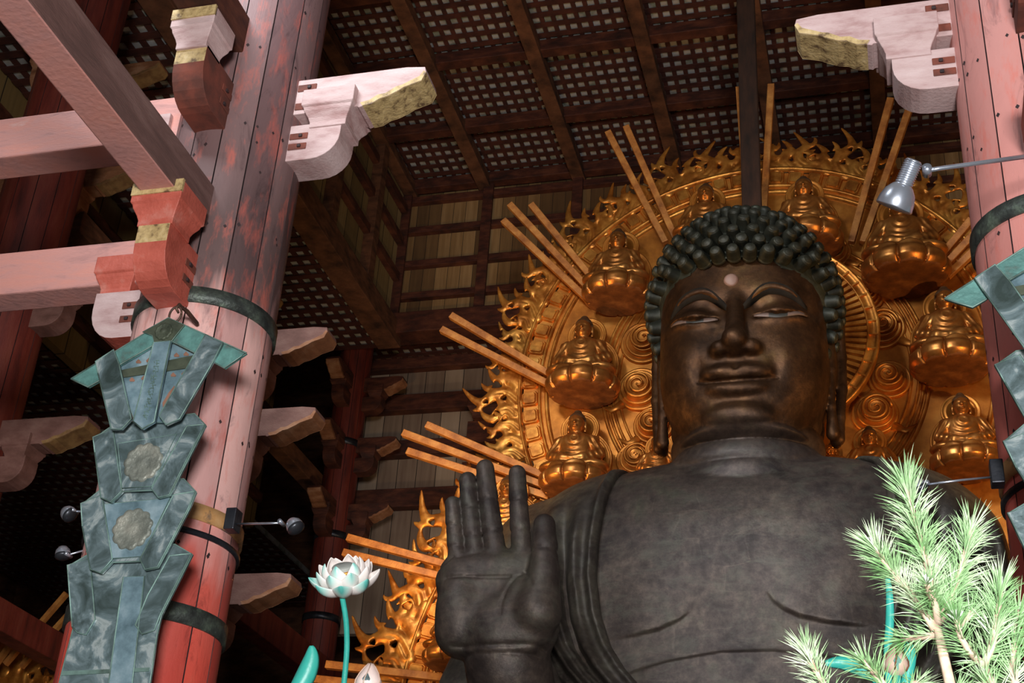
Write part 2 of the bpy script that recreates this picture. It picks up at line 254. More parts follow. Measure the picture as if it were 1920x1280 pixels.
# ------------------------------------------------------------------ object helpers
def tag(o, label=None, cat=None, group=None, kind=None):
    if label: o['label'] = label
    if cat: o['category'] = cat
    if group: o['group'] = group
    if kind: o['kind'] = kind
    return o
def empty(name, loc=(0, 0, 0), parent=None):
    o = bpy.data.objects.new(name, None); COL.objects.link(o); o.location = loc; o.empty_display_size = 0.2
    if parent: o.parent = parent
    return o
def to_obj(name, verts, faces, mats, parent=None, loc=None, smooth=False, midx=None):
    me = bpy.data.meshes.new(name)
    me.from_pydata([tuple(map(float, v)) for v in verts], [], [tuple(map(int, f)) for f in faces])
    for m in (mats if isinstance(mats, (list, tuple)) else [mats]): me.materials.append(M[m] if isinstance(m, str) else m)
    if midx is not None: me.polygons.foreach_set('material_index', midx)
    if smooth: me.polygons.foreach_set('use_smooth', [True] * len(me.polygons))
    me.update()
    o = bpy.data.objects.new(name, me); COL.objects.link(o)
    if parent: o.parent = parent
    if loc is not None: o.location = loc
    return o

class MB:
    """collects shapes, builds them as one mesh"""
    def __init__(s): s.v = []; s.f = []; s.m = []; s.sm = []
    def add(s, vs, fs, mi=0, sm=False):
        b = len(s.v); s.v += [tuple(map(float, v)) for v in vs]
        s.f += [tuple(b + i for i in f) for f in fs]
        s.m += ([mi] * len(fs)) if isinstance(mi, int) else list(mi); s.sm += [sm] * len(fs); return s
    def box(s, lo, hi, mi=0):
        x0, y0, z0 = lo; x1, y1, z1 = hi
        return s.add([(x0, y0, z0), (x1, y0, z0), (x1, y1, z0), (x0, y1, z0), (x0, y0, z1), (x1, y0, z1), (x1, y1, z1), (x0, y1, z1)],
                     [(0, 3, 2, 1), (4, 5, 6, 7), (0, 1, 5, 4), (1, 2, 6, 5), (2, 3, 7, 6), (3, 0, 4, 7)], mi)
    def bar(s, a, b, w, h=None, up=(0, 0, 1), mi=0, taper=1.0):
        h = w if h is None else h
        a = np.array(a, float); b = np.array(b, float); d = _n(b - a); u = np.array(up, float)
        if abs(d.dot(u)) > 0.97: u = np.array((1.0, 0, 0))
        r = _n(np.cross(d, u)); u = np.cross(r, d)
        vs = [c + r * (i * w / 2 * t) + u * (j * h / 2 * t) for c, t in ((a, 1), (b, taper)) for i, j in ((-1, -1), (1, -1), (1, 1), (-1, 1))]
        return s.add(vs, [(0, 1, 2, 3), (7, 6, 5, 4), (0, 4, 5, 1), (1, 5, 6, 2), (2, 6, 7, 3), (3, 7, 4, 0)], mi)
    def prism(s, poly, to3, t0, t1, mi=0, side=None, cap=True):
        """poly: 2-D outline; to3(u, v, t) -> 3-D; side: per-edge material"""
        n = len(poly)
        vs = [to3(u, v, t0) for u, v in poly] + [to3(u, v, t1) for u, v in poly]
        fs = [(i, (i + 1) % n, n + (i + 1) % n, n + i) for i in range(n)]; ms = list(side) if side else [mi] * n
        if cap: fs += [tuple(range(n))[::-1], tuple(range(n, 2 * n))]; ms += [mi, mi]
        return s.add(vs, fs, ms)
    def tube(s, pts, rad, n=8, mi=0, cap=True, flat=1.0, up=(0, 1, 0)):
        pts = [np.array(p, float) for p in pts]; rad = [rad] * len(pts) if np.isscalar(rad) else rad
        vs = []; u = np.array(up, float)
        for i, p in enumerate(pts):
            d = _n(pts[min(i + 1, len(pts) - 1)] - pts[max(i - 1, 0)])
            uu = u if abs(d.dot(u)) < 0.95 else np.array((1.0, 0, 0))
            r = _n(np.cross(d, uu)); q = np.cross(r, d)
            vs += [p + rad[i] * (math.cos(a) * r + flat * math.sin(a) * q) for a in np.arange(n) * 2 * PI / n]
        fs = [(i * n + j, i * n + (j + 1) % n, (i + 1) * n + (j + 1) % n, (i + 1) * n + j) for i in range(len(pts) - 1) for j in range(n)]
        if cap: fs += [tuple(range(n))[::-1], tuple((len(pts) - 1) * n + j for j in range(n))]
        return s.add(vs, fs, mi, True)
    def lathe(s, prof, c=(0, 0, 0), axis=(0, 0, 1), n=24, mi=0):
        a = _n(axis); u = np.array((1.0, 0, 0)) if abs(a[0]) < 0.9 else np.array((0, 1.0, 0)); r = _n(np.cross(a, u)); q = np.cross(a, r); c = np.array(c, float)
        vs = [c + a * z + rr * (math.cos(t) * r + math.sin(t) * q) for rr, z in prof for t in np.arange(n) * 2 * PI / n]
        fs = [(i * n + j, i * n + (j + 1) % n, (i + 1) * n + (j + 1) % n, (i + 1) * n + j) for i in range(len(prof) - 1) for j in range(n)]
        fs += [tuple(range(n))[::-1], tuple((len(prof) - 1) * n + j for j in range(n))]
        return s.add(vs, fs, mi, True)
    def build(s, name, mats, parent=None, loc=None, bevel=0):
        o = to_obj(name, s.v, s.f, mats, parent, loc, midx=s.m)
        o.data.polygons.foreach_set('use_smooth', s.sm)
        if bevel:
            b = o.modifiers.new('bevel', 'BEVEL'); b.width = bevel; b.segments = 2; b.limit_method = 'ANGLE'; b.angle_limit = 0.7
        return o

# ------------------------------------------------------------------ signed-distance sculpting
def smin(a, b, k):
    h = np.clip(0.5 + 0.5 * (b - a) / k, 0, 1); return b + (a - b) * h - k * h * (1 - h)
def smax(a, b, k): return -smin(-a, -b, k)
def ell(p, c, r):
    q = [(p[i] - c[i]) / r[i] for i in range(3)]; k0 = np.sqrt(q[0]**2 + q[1]**2 + q[2]**2)
    g = np.sqrt((q[0] / r[0])**2 + (q[1] / r[1])**2 + (q[2] / r[2])**2) + 1e-9
    return k0 * (k0 - 1) / g
def cap(p, a, b, ra, rb, fl=(1, 1, 1)):
    a = np.array(a, float); b = np.array(b, float); d = (b - a); L2 = float(d.dot(d)) + 1e-12
    t = np.clip(sum((p[i] - a[i]) * d[i] for i in range(3)) / L2, 0, 1)
    return np.sqrt(sum(((p[i] - a[i] - t * d[i]) * fl[i])**2 for i in range(3))) - (ra + (rb - ra) * t)
def chain(p, pts, rads, fl=(1, 1, 1), k=0.0):
    o = None
    for i in range(len(pts) - 1):
        d = cap(p, pts[i], pts[i + 1], rads[i], rads[i + 1], fl)
        o = d if o is None else (smin(o, d, k) if k else np.minimum(o, d))
    return o
def rbox(p, c, h, r):
    q = [np.abs(p[i] - c[i]) - h[i] + r for i in range(3)]
    return np.sqrt(sum(np.maximum(x, 0)**2 for x in q)) + np.minimum(np.maximum(q[0], np.maximum(q[1], q[2])), 0) - r
def near(p, f, lo, hi, far=0.35):
    """evaluate f only for points inside a box (others get a safe distance)"""
    out = np.full(p[0].shape, 9.0)
    m = (p[0] > lo[0]) & (p[0] < hi[0]) & (p[1] > lo[1]) & (p[1] < hi[1]) & (p[2] > lo[2]) & (p[2] < hi[2])
    if m.any(): out[m] = f([q[m] for q in p])
    return out
def sdf_mesh(f, lo, hi, h, slack=0.1, B=8):
    lo = np.array(lo, float); nb = np.ceil((np.array(hi) - lo) / (B * h)).astype(int); n = nb * B
    ax = [lo[i] + (np.arange(nb[i]) * B + (B - 1) / 2) * h for i in range(3)]
    g = np.meshgrid(*ax, indexing='ij'); c = f([q.ravel() for q in g]).reshape(nb)
    F = np.repeat(np.repeat(np.repeat(c.astype(np.float32), B, 0), B, 1), B, 2)
    act = np.argwhere(np.abs(c) < B * h * 0.87 * 1.15 + slack)
    o = np.arange(B); off = np.stack(np.meshgrid(o, o, o, indexing='ij'), -1).reshape(-1, 3)
    for s in range(0, len(act), 4000):
        idx = (act[s:s + 4000, None, :] * B + off[None]).reshape(-1, 3)
        v = f([lo[i] + idx[:, i] * h for i in range(3)])
        F[idx[:, 0], idx[:, 1], idx[:, 2]] = v
    S = F < 0; st = np.array([n[1] * n[2], n[2], 1]); ids = []; pts = []; quads = []
    for a in range(3):
        sl0 = [slice(None)] * 3; sl1 = [slice(None)] * 3; sl0[a] = slice(0, -1); sl1[a] = slice(1, None)
        e = np.argwhere(S[tuple(sl0)] ^ S[tuple(sl1)])
        b, cc = [(1, 2), (2, 0), (0, 1)][a]
        e = e[(e[:, b] > 0) & (e[:, cc] > 0) & (e[:, b] < n[b] - 1) & (e[:, cc] < n[cc] - 1)]
        if not len(e): continue
        e1 = e.copy(); e1[:, a] += 1
        f0 = F[e[:, 0], e[:, 1], e[:, 2]]; f1 = F[e1[:, 0], e1[:, 1], e1[:, 2]]
        t = f0 / (f0 - f1); p = e.astype(float); p[:, a] += t
        base = e @ st; q = [base, base - st[b], base - st[b] - st[cc], base - st[cc]]
        for x in q: ids.append(x); pts.append(p)
        Q = np.stack(q, 1); fl = f0 > 0; Q[fl] = Q[fl][:, ::-1]; quads.append(Q)
    ids = np.concatenate(ids); pts = np.concatenate(pts); Q = np.concatenate(quads)
    u, inv = np.unique(ids, return_inverse=True); cnt = np.bincount(inv)
    V = np.stack([np.bincount(inv, pts[:, i]) / cnt for i in range(3)], 1) * h + lo
    return V, np.searchsorted(u, Q)
def mesh_fast(name, V, Q, mats, parent=None, loc=None, smooth=True):
    me = bpy.data.meshes.new(name); me.vertices.add(len(V)); me.vertices.foreach_set('co', np.asarray(V, np.float32).ravel())
    me.loops.add(Q.size); me.loops.foreach_set('vertex_index', Q.astype(np.int32).ravel())
    me.polygons.add(len(Q)); me.polygons.foreach_set('loop_start', np.arange(len(Q), dtype=np.int32) * 4)
    me.polygons.foreach_set('use_smooth', np.ones(len(Q), bool))
    me.update(calc_edges=True); me.validate()
    for m in (mats if isinstance(mats, (list, tuple)) else [mats]): me.materials.append(M[m])
    o = bpy.data.objects.new(name, me); COL.objects.link(o)
    if parent: o.parent = parent
    if loc is not None: o.location = loc
    return o
def poly_dist2(x, z, pts):
    o = None
    for (ax, az), (bx, bz) in zip(pts[:-1], pts[1:]):
        dx, dz = bx - ax, bz - az; t = np.clip(((x - ax) * dx + (z - az) * dz) / (dx * dx + dz * dz), 0, 1)
        d = np.hypot(x - ax - t * dx, z - az - t * dz); o = d if o is None else np.minimum(o, d)
    return o
def sstep(a, b, x):
    t = np.clip((x - a) / (b - a), 0, 1); return t * t * (3 - 2 * t)

# ================================================================== THE HALL
def struct(o, **k): o['kind'] = 'structure'; return o
struct(MB().box((-40, -18, -0.4), (25, 48, 0)).build('floor', ['stone']))
ZC = 27.3; XW = -14.0; YB = 34.0
# main ceiling: pale boards behind a red lattice, big beams dividing it in coffers
struct(MB().box((XW - 0.3, 4, ZC + 0.175), (18, YB + 0.6, ZC + 0.5)).build('ceiling', ['pale']))
lat = MB(); step = 0.315
x = XW
while x < 12: lat.box((x, 12, ZC + 0.12), (x + 0.12, YB, ZC + 0.155)); x += step
y = YB - 0.1
while y > 12: lat.box((XW, y - 0.17, ZC + 0.09), (12, y, ZC + 0.12)); y -= 0.40
tag(lat.build('ceiling_lattice', ['slat']), 'fine dark red lattice covering the high main ceiling above the halo', 'ceiling lattice')
def beamx(y, z, x0, x1, w=0.32, h=0.4, m='darkred', lab='dark ceiling beam'):
    o = MB().box((x0, y - w / 2, z - h / 2), (x1, y + w / 2, z + h / 2)).build('ceiling_beam', [m], bevel=0.015)
    return tag(o, lab, 'ceiling beam', 'beams dividing the main ceiling')
ybeams = [33.7, 31.0, 28.1, 25.2, 22.3, 19.4]
nm = ['against the upper back wall', 'second from the upper back wall', 'third from the upper back wall', 'fourth from the upper back wall', 'fifth from the upper back wall', 'sixth from the upper back wall']
for i, yy in enumerate(ybeams): beamx(yy, ZC - 0.12, XW, 12, 0.34, 0.36, 'darkred', 'dark crosswise ceiling beam, ' + nm[i])
nx = ['along the left upper wall', 'next to the one along the left upper wall', 'ending above the three left slats', 'ending above the hair', 'ending at the dark post', 'between the dark post and the right pillar', 'nearest to the right pillar']
for i, xx in enumerate([XW + 0.2, -11.35, -8.35, -5.35, -2.35, 0.65, 3.65]):
    o = MB().box((xx - 0.2, 14, ZC - 0.42), (xx + 0.2, YB, ZC - 0.06)).build('ceiling_beam', ['brown'], bevel=0.015)
    tag(o, 'brown lengthwise ceiling beam ' + nx[i], 'ceiling beam', 'beams dividing the main ceiling')
# upper back wall with battens
struct(MB().box((XW - 0.3, YB, 22.0), (16, YB + 0.25, ZC + 0.3)).build('wall_back', ['upperwall']))
for i, z in enumerate([26.75, 25.6, 24.35, 23.2]):
    MBb = MB().box((XW, YB - 0.22, z - 0.11), (12, YB - 0.002, z + 0.11)).build('wall_batten', ['darkred'], bevel=0.01)
    tag(MBb, 'dark red horizontal batten, %s on the upper back wall' % ['topmost', 'second from top', 'third from top', 'lowest'][i], 'wall batten', 'battens on the upper back wall')
for i, xx in enumerate([XW + 0.12, -11.2, -8.35, -5.4]):
    MBb = MB().box((xx - 0.16, YB - 0.34, 22.2), (xx + 0.16, YB - 0.23, ZC)).build('wall_post', ['darkred'], bevel=0.01)
    tag(MBb, 'dark red post on the upper back wall, ' + ['in its left corner', 'right of the corner post', 'behind the left flames', 'behind the hair'][i], 'post', 'posts on the upper back wall')
tag(MB().box((XW, YB - 0.5, 21.75), (12, YB + 0.3, 22.45)).build('wall_sill_beam', ['darkred'], bevel=0.02), 'heavy dark red beam carrying the upper back wall', 'beam')
# left upper wall of the nave
struct(MB().box((XW - 0.3, 12, 22.0), (XW, YB, ZC + 0.3)).build('wall_left', ['sidewall']))
sb = [26.3, 25.1, 23.8]
for i, z in enumerate(sb):
    tag(MB().box((XW + 0.002, 12, z - 0.14), (XW + 0.2, YB - 0.35, z + 0.14)).build('wall_batten', ['darkred'], bevel=0.01), 'dark batten on the left upper wall, ' + ['highest', 'middle', 'lowest'][i], 'wall batten', 'battens on the left upper wall')
for i, yy in enumerate([31.2, 28.3, 25.4, 22.5]):
    tag(MB().box((XW + 0.002, yy - 0.2, 22.2), (XW + 0.32, yy + 0.2, ZC)).build('wall_post', ['brown'], bevel=0.01), 'brown post on the left upper wall, ' + ['nearest the corner', 'second from the corner', 'third from the corner', 'fourth from the corner'][i], 'post', 'posts on the left upper wall')
tag(MB().box((XW - 0.35, 12, 21.5), (XW + 0.35, YB, 22.2)).build('wall_sill_beam', ['brown'], bevel=0.02), 'heavy brown beam carrying the left upper wall', 'beam')
# aisle ceilings (lower lattice) left and behind, and the side wall of the aisle
def lattice(name, x0, x1, y0, y1, z, lab, st=0.36):
    b = MB(); x = x0
    while x < x1: b.box((x, y0, z), (x + 0.15, y1, z + 0.03)); x += st
    y = y0
    while y < y1: b.box((x0, y, z - 0.03), (x1, y + 0.2, z)); y += st * 1.25
    e = empty(name, ((x0 + x1) / 2, (y0 + y1) / 2, z)); tag(e, lab, 'ceiling lattice')
    o = b.build('slat_grid', ['slat'], e); o.matrix_parent_inverse = Matrix.Translation(-e.location)
    o2 = MB().box((x0, y0, z + 0.05), (x1, y1, z + 0.2)).build('ceiling_board', ['pale'], e); o2.matrix_parent_inverse = Matrix.Translation(-e.location)
    return e
lattice('aisle_ceiling', -18.6, XW - 0.35, 14, 33.9, 21.6, 'dark lattice ceiling of the left aisle below the left upper wall')
lattice('aisle_ceiling', -16.5, 12, 34.35, 36.3, 22.3, 'dark lattice ceiling strip behind the upper back wall')
lattice('aisle_ceiling', -30, -19.0, 12, 44, 17.2, 'lowest dark lattice ceiling at the far left')
tag(MB().box((-18.95, 14, 16.9), (-18.7, 36.3, 21.9)).build('aisle_wall', ['sidewall']), 'brown plank wall of the left aisle under its lattice ceiling', 'wall')
for i, z in enumerate([20.6, 19.2, 17.8]):
    tag(MB().box((-18.69, 14, z - 0.15), (-18.5, 36.2, z + 0.15)).build('wall_batten', ['darkred'], bevel=0.01), 'dark batten on the aisle wall, ' + ['highest', 'middle', 'lowest'][i], 'wall batten', 'battens on the aisle wall')
# lower back wall
YL = 36.4
struct(MB().box((-16.6, YL, 13.5), (14, YL + 0.25, 22.7)).build('wall_back_lower', ['lowerwall']))
for i, (z, h, px) in enumerate([(22.35, 0.8, 0), (20.75, 0.55, 1), (19.2, 0.5, 2), (17.55, 0.6, 3)]):
    tag(MB().box((-16.5, YL - 0.35, z - h / 2), (14, YL - 0.002, z + h / 2)).build('wall_beam', ['darkred'], bevel=0.02), 'dark red beam across the lower back wall, ' + ['topmost', 'second from top', 'third from top', 'lowest'][i], 'wall beam', 'beams on the lower back wall')
# dark void behind everything: hall's own outer walls
struct(MB().box((-40, 46, 0), (25, 46.4, 30)).build('wall_back_outer', ['brown']))
struct(MB().box((-34, -6, 0), (-33.6, 46, 30)).build('wall_left_outer', ['brown']))
struct(MB().box((-40, -6, 28.2), (25, 46, 28.5)).build('ceiling_outer', ['brown']))
struct(MB().box((18, 2, 0), (18.4, 46, 30)).build('wall_right_outer', ['brown']))

# ------------------------------------------------------------------ brackets
def along(c, dx, dy):
    """frame at pillar centre c: u outwards along (dx,dy), v = height, t = sideways"""
    return lambda u, v, t: (c[0] + dx * u - dy * t, c[1] + dy * u + dx * t, v)
def nosed_arm(par, c, d, r0, L, z0, z1, t, mats, slots=True):
    """long arm with a scalloped, painted nose; mats = [wood, painted underside, mortise]"""
    T = along(c, *d); H = z1 - z0
    e = r0 + L; n0 = r0 + L * 0.50
    pts = [(r0 - 0.35, z1), (r0 + L * 0.84, z1), (e - 0.02, z1 - H * 0.06), (e, z1 - H * 0.22)]; und = [(e, z1 - 0.25 * H)]
    x1, zz = e, z1 - H * 0.28
    segs = [(0.97, 0.45), (0.84, 0.58), (0.80, 0.66), (0.72, 0.78), (0.66, 0.82), (0.60, 0.94), (0.53, 0.97)]
    pts += [(r0 + L * a, z1 - H * b) for a, b in segs]
    pts += [(n0, z1 - H * 1.0), (n0 - 0.02, z0 + 0.02), (r0 - 0.35, z0)]
    n = len(pts); side = [0] * n
    for i in range(3, 3 + len(segs) + 0): side[i] = 1
    b = MB().prism(pts, T, -t, t, 0, side)
    # painted scalloped underside band wrapping a little onto the front faces
    for sgn in (-1, 1):
        q = [(r0 + L * a, z1 - H * bb) for a, bb in [(1.0, 0.22)] + segs] ; up = [(u - 0.02 * L, v + H * 0.10 * (0.5 + 0.8 * abs(math.sin(i * 1.7)))) for i, (u, v) in enumerate(q)]
        vs = [T(u, v, sgn * (t + 0.006)) for u, v in q] + [T(u, v, sgn * (t + 0.006)) for u, v in up]; m = len(q)
        b.add(vs, [(i, i + 1, m + i + 1, m + i) for i in range(m - 1)], 1)
        if slots:
            for k in (0.25, 0.78):
                zc = z1 - H * k
                b.prism([(r0 - 0.02, zc - 0.045), (r0 + 0.2, zc - 0.045), (r0 + 0.2, zc + 0.045), (r0 - 0.02, zc + 0.045)], T, sgn * t, sgn * (t + 0.012), 2)
                b.prism([(r0 + 0.10, zc - 0.02), (r0 + 0.14, zc - 0.02), (r0 + 0.14, zc + 0.02), (r0 + 0.10, zc + 0.02)], T, sgn * t, sgn * (t + 0.03), 3)
    return b.build('bracket_arm', mats, par, bevel=0.012)
def block(par, c, d, u0, u1, z0, z1, t, mats, name='bearing_block'):
    T = along(c, *d); H = z1 - z0; s = 0.16 * (u1 - u0) + 0.02
    uc = (u0 + u1) / 2; w = (u1 - u0) / 2
    prof = [(1.0, 0.0), (1.0, -0.45), (0.93, -0.5), (0.90, -0.58), (0.76, -0.74), (0.70, -0.85), (0.70, -1.0)]   # scale, height
    vs = []
    for sc_, hh in prof:
        for i, j in ((-1, -1), (1, -1), (1, 1), (-1, 1)):
            vs.append(T(uc + i * w * sc_, z1 + hh * H, j * t * (sc_ if sc_ > 0.9 else sc_)))
    fs = [(k * 4 + i, (k + 1) * 4 + i, (k + 1) * 4 + (i + 1) % 4, k * 4 + (i + 1) % 4) for k in range(len(prof) - 1) for i in range(4)]
    fs += [(0, 1, 2, 3), tuple(len(vs) - 4 + i for i in (3, 2, 1, 0))]
    return MB().add(vs, fs, 0).build(name, mats, par, bevel=0.008)
def lower_arm(par, c, d, r0, L, z0, z1, t, mats, endm=0, undm=0, slots=True):
    T = along(c, *d); H = z1 - z0; e = r0 + L
    pts = [(r0 - 0.35, z1), (e, z1), (e, z1 - H * 0.36)]
    side = [0, endm, undm]
    for k in range(1, 7):
        a = k / 6 * PI / 2; pts.append((e - L * 0.55 * (1 - math.cos(a)), z1 - H * 0.36 - H * 0.64 * math.sin(a))); side.append(undm)
    pts.append((r0 - 0.35, z0)); side.append(0)
    b = MB().prism(pts, T, -t, t, 0, side)
    if slots:
        for sgn in (-1, 1):
            for k in (0.33, 0.62):
                zc = z1 - H * k
                b.prism([(r0 - 0.02, zc - 0.04), (r0 + 0.19, zc - 0.04), (r0 + 0.19, zc + 0.04), (r0 - 0.02, zc + 0.04)], T, sgn * t, sgn * (t + 0.012), 2)
                b.prism([(r0 + 0.09, zc - 0.018), (r0 + 0.13, zc - 0.018), (r0 + 0.13, zc + 0.018), (r0 + 0.09, zc + 0.018)], T, sgn * t, sgn * (t + 0.03), 3)
    return b.build('bracket_arm', mats, par, bevel=0.012)

def pillar(c, r, z1, label, mshaft='pillar', staves=14, bands=(), nails=(), group=None, z0=0.0):
    e = empty('pillar', (c[0], c[1], 0)); tag(e, label, 'pillar', group)
    n = staves; b = MB()
    for k in range(n):      # shaft built of staves with narrow joints
        a0 = 2 * PI * k / n; g = 0.007 / r
        prof = [(r, a0 + g + (2 * PI / n - 2 * g) * j / 5) for j in range(6)]
        for (ra, aa), (rb, ab) in (((r - .03, a0 + g * .3), (r, a0 + g)), ((r, a0 + 2 * PI / n - g), (r - .03, a0 + 2 * PI / n - g * .3))):
            b.add([(ra * math.cos(aa), ra * math.sin(aa), z0), (rb * math.cos(ab), rb * math.sin(ab), z0), (rb * math.cos(ab), rb * math.sin(ab), z1), (ra * math.cos(aa), ra * math.sin(aa), z1)], [(0, 1, 2, 3)], 1)
        vs = [(rr * math.cos(a), rr * math.sin(a), z) for z in (z0, z1) for rr, a in prof]; m = len(prof)
        b.add(vs, [(i, i + 1, m + i + 1, m + i) for i in range(m - 1)], 0, True)
        an = a0 + 2 * PI / n; vs2 = [((r - 0.03) * math.cos(a), (r - 0.03) * math.sin(a), z) for z in (z0, z1) for a in (a0 - g, a0 + g)]
        b.add(vs2, [(0, 1, 3, 2)], 1)
    b.add([(0.98 * r * math.cos(t), 0.98 * r * math.sin(t), z1) for t in np.arange(24) * PI / 12], [tuple(range(24))], 0)
    sh = b.build('shaft', [mshaft, 'nail'], e)
    for z, h, m in bands:
        lo = [(r + 0.002, z - h / 2), (r + 0.03, z - h / 2), (r + 0.03, z + h / 2), (r + 0.002, z + h / 2)]
        MB().lathe(lo, n=48).build('metal_band', [m], e)
    if len(nails):
        nb = MB()
        for a, z in nails:
            nrm = np.array((math.cos(a), math.sin(a), 0)); tg = np.array((-math.sin(a), math.cos(a), 0)); s = 0.016 + 0.006 * random.random(); p = nrm * (r + 0.003) + np.array((0, 0, z))
            nb.add([p - tg * s, p - np.array((0, 0, s * 1.3)), p + tg * s, p + np.array((0, 0, s * 1.3))], [(0, 1, 2, 3)], 0)
        nb.build('nails', ['nail'], e)
    return e
# front pillars
XL, XR, YP, RP = -6.57, 1.64, 11.0, 0.70
def nailrows(zs, n=14):
    o = []
    for z in zs:
        for k in range(n * 2):
            if random.random() < 0.78: o.append((2 * PI * (k + 0.22 + 0.16 * (k % 2)) / n / 2, z + random.uniform(-0.07, 0.07)))
    for _ in range(60): o.append((random.uniform(0, 2 * PI), random.uniform(5, 13)))
    return o
FM = ['arm', 'ochre', 'hole', 'nail']
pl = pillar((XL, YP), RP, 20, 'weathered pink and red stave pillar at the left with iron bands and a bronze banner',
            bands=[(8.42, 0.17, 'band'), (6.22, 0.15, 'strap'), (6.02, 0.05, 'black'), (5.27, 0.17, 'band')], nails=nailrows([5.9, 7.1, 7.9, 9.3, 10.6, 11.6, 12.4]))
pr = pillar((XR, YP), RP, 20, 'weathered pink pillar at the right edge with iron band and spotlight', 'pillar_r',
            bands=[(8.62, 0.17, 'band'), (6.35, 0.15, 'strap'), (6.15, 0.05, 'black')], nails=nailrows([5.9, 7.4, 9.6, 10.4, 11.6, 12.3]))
def inv(o, e): o.matrix_parent_inverse = Matrix.Translation(-e.location); return o
for e, X, sx in ((pl, XL, 1), (pr, XR, -1)):
    c = (X, YP)
    inv(nosed_arm(e, c, (sx, 0), RP, 1.46, 10.95, 11.43, 0.19, FM), e)
    inv(block(e, c, (sx, 0), RP + 0.10, RP + 0.70, 10.74, 11.20, 0.29, ['arm']), e)
    inv(lower_arm(e, c, (sx, 0), RP, 0.56, 10.33, 10.80, 0.19, FM, 0, 0), e)
    # arms towards the viewer, upper level
    inv(block(e, c, (0, -1), RP + 0.26, RP + 0.72, 11.02, 11.48, 0.25, ['arm', 'ochre']), e)
    inv(lower_arm(e, c, (0, -1), RP, 0.62, 10.45, 11.06, 0.175, ['hole', 'ochre', 'hole', 'nail'], 1, 0), e)
    # beam level B outward
for X, sx, e in ((XL, -1, pl), (XR, 1, pr)):
    c = (X, YP)
    inv(block(e, c, (sx, 0), RP + 0.10, RP + 0.56, 10.70, 11.14, 0.26, ['arm']), e)
    inv(lower_arm(e, c, (sx, 0), RP, 0.5, 10.33, 10.74, 0.18, FM, 0, 0), e)
    # lower level A
    inv(block(e, c, (sx, 0), RP + 0.08, RP + 0.58, 8.84, 9.27, 0.27, ['vermilion']), e)
    inv(lower_arm(e, c, (sx, 0), RP, 0.54, 8.30, 8.86, 0.19, ['arm', 'vermilion', 'hole', 'nail'], 1, 1), e)
    inv(block(e, c, (0, -1), RP + 0.14, RP + 0.66, 8.86, 9.30, 0.27, ['vermilion', 'ochre']), e)
    inv(lower_arm(e, c, (0, -1), RP, 0.58, 8.28, 8.88, 0.17, ['vermilion', 'ochre', 'hole', 'nail'], 1, 0), e)
# small ochre rims on the blocks that face the viewer
for X, e in ((XL, pl), (XR, pr)):
    y0 = YP - RP - 0.66
    inv(MB().box((X - 0.272, y0 - 0.012, 9.17), (X + 0.272, y0 + 0.02, 9.31)).build('ochre_rim', ['ochre'], e), e)
    inv(MB().box((X - 0.25, YP - RP - 0.735, 11.36), (X + 0.25, YP - RP - 0.70, 11.49)).build('ochre_rim', ['ochre'], e), e)
def tie(a, b, w, h, m, lab):
    o = MB().bar(a, b, w, h, mi=0).build('tie_beam', [m, 'beam_side_shade'], bevel=0.02)
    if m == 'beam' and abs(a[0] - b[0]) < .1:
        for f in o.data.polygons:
            if abs(f.normal.x) > .8: f.material_index = 1  # side faces get a darker colour that stands in for shade
    return tag(o, lab, 'tie beam')
tie((XL - 0.55, YP, 9.24), (-24, YP, 9.24), 0.36, 0.54, 'beam', 'long pink tie beam running left from the left pillar, lower one')
tie((XL - 0.55, YP, 11.13), (-24, YP, 11.13), 0.40, 0.58, 'beam', 'long mauve tie beam running left from the left pillar, upper one')
tie((XL, YP - 0.55, 9.47), (XL, 1.0, 9.47), 0.38, 0.50, 'beam', 'big pink diagonal-looking tie beam from the left pillar over the viewer')
tie((XL, YP - 0.55, 11.75), (XL, 1.0, 11.75), 0.40, 0.50, 'darkred', 'dark tie beam over the viewer above the pale block at the top')

# rear pillars with brackets
def rear_pillar(c, r, label, levels, dirs, L=1.45, mats=None, msh='redpillar', z1=21.5, bands=(), h=0.48, noslots=True):
    e = pillar(c, r, z1, label, msh, 12, bands)
    mats = mats or ['arm', 'ochre', 'hole', 'nail']
    for z in levels:
        for d in dirs:
            inv(nosed_arm(e, c, d, r, L, z, z + h, 0.2, mats, False), e)
            inv(block(e, c, d, r + 0.1, r + 0.6, z - 0.24, z + 0.2, 0.27, [mats[0]]), e)
            inv(lower_arm(e, c, d, r, 0.56, z - 0.62, z - 0.16, 0.19, mats, 0, 0, False), e)
    return e
D4 = [(1, 0), (0, -1)]
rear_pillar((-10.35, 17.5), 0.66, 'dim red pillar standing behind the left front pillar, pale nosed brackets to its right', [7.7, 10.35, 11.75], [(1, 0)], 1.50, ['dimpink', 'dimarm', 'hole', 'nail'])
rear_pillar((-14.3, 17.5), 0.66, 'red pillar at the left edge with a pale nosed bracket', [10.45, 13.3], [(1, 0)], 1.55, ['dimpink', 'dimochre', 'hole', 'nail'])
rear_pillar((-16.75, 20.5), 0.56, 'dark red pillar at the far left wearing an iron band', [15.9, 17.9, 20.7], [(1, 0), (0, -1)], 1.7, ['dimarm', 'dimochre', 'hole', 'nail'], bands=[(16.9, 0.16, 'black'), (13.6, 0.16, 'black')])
rear_pillar((-16.75, 27.5), 0.6, 'shadowy red pillar behind the left brackets', [14.5, 16.5, 19.0], [(1, 0), (0, -1)], 1.7, ['dimarm', 'dimochre', 'hole', 'nail'])
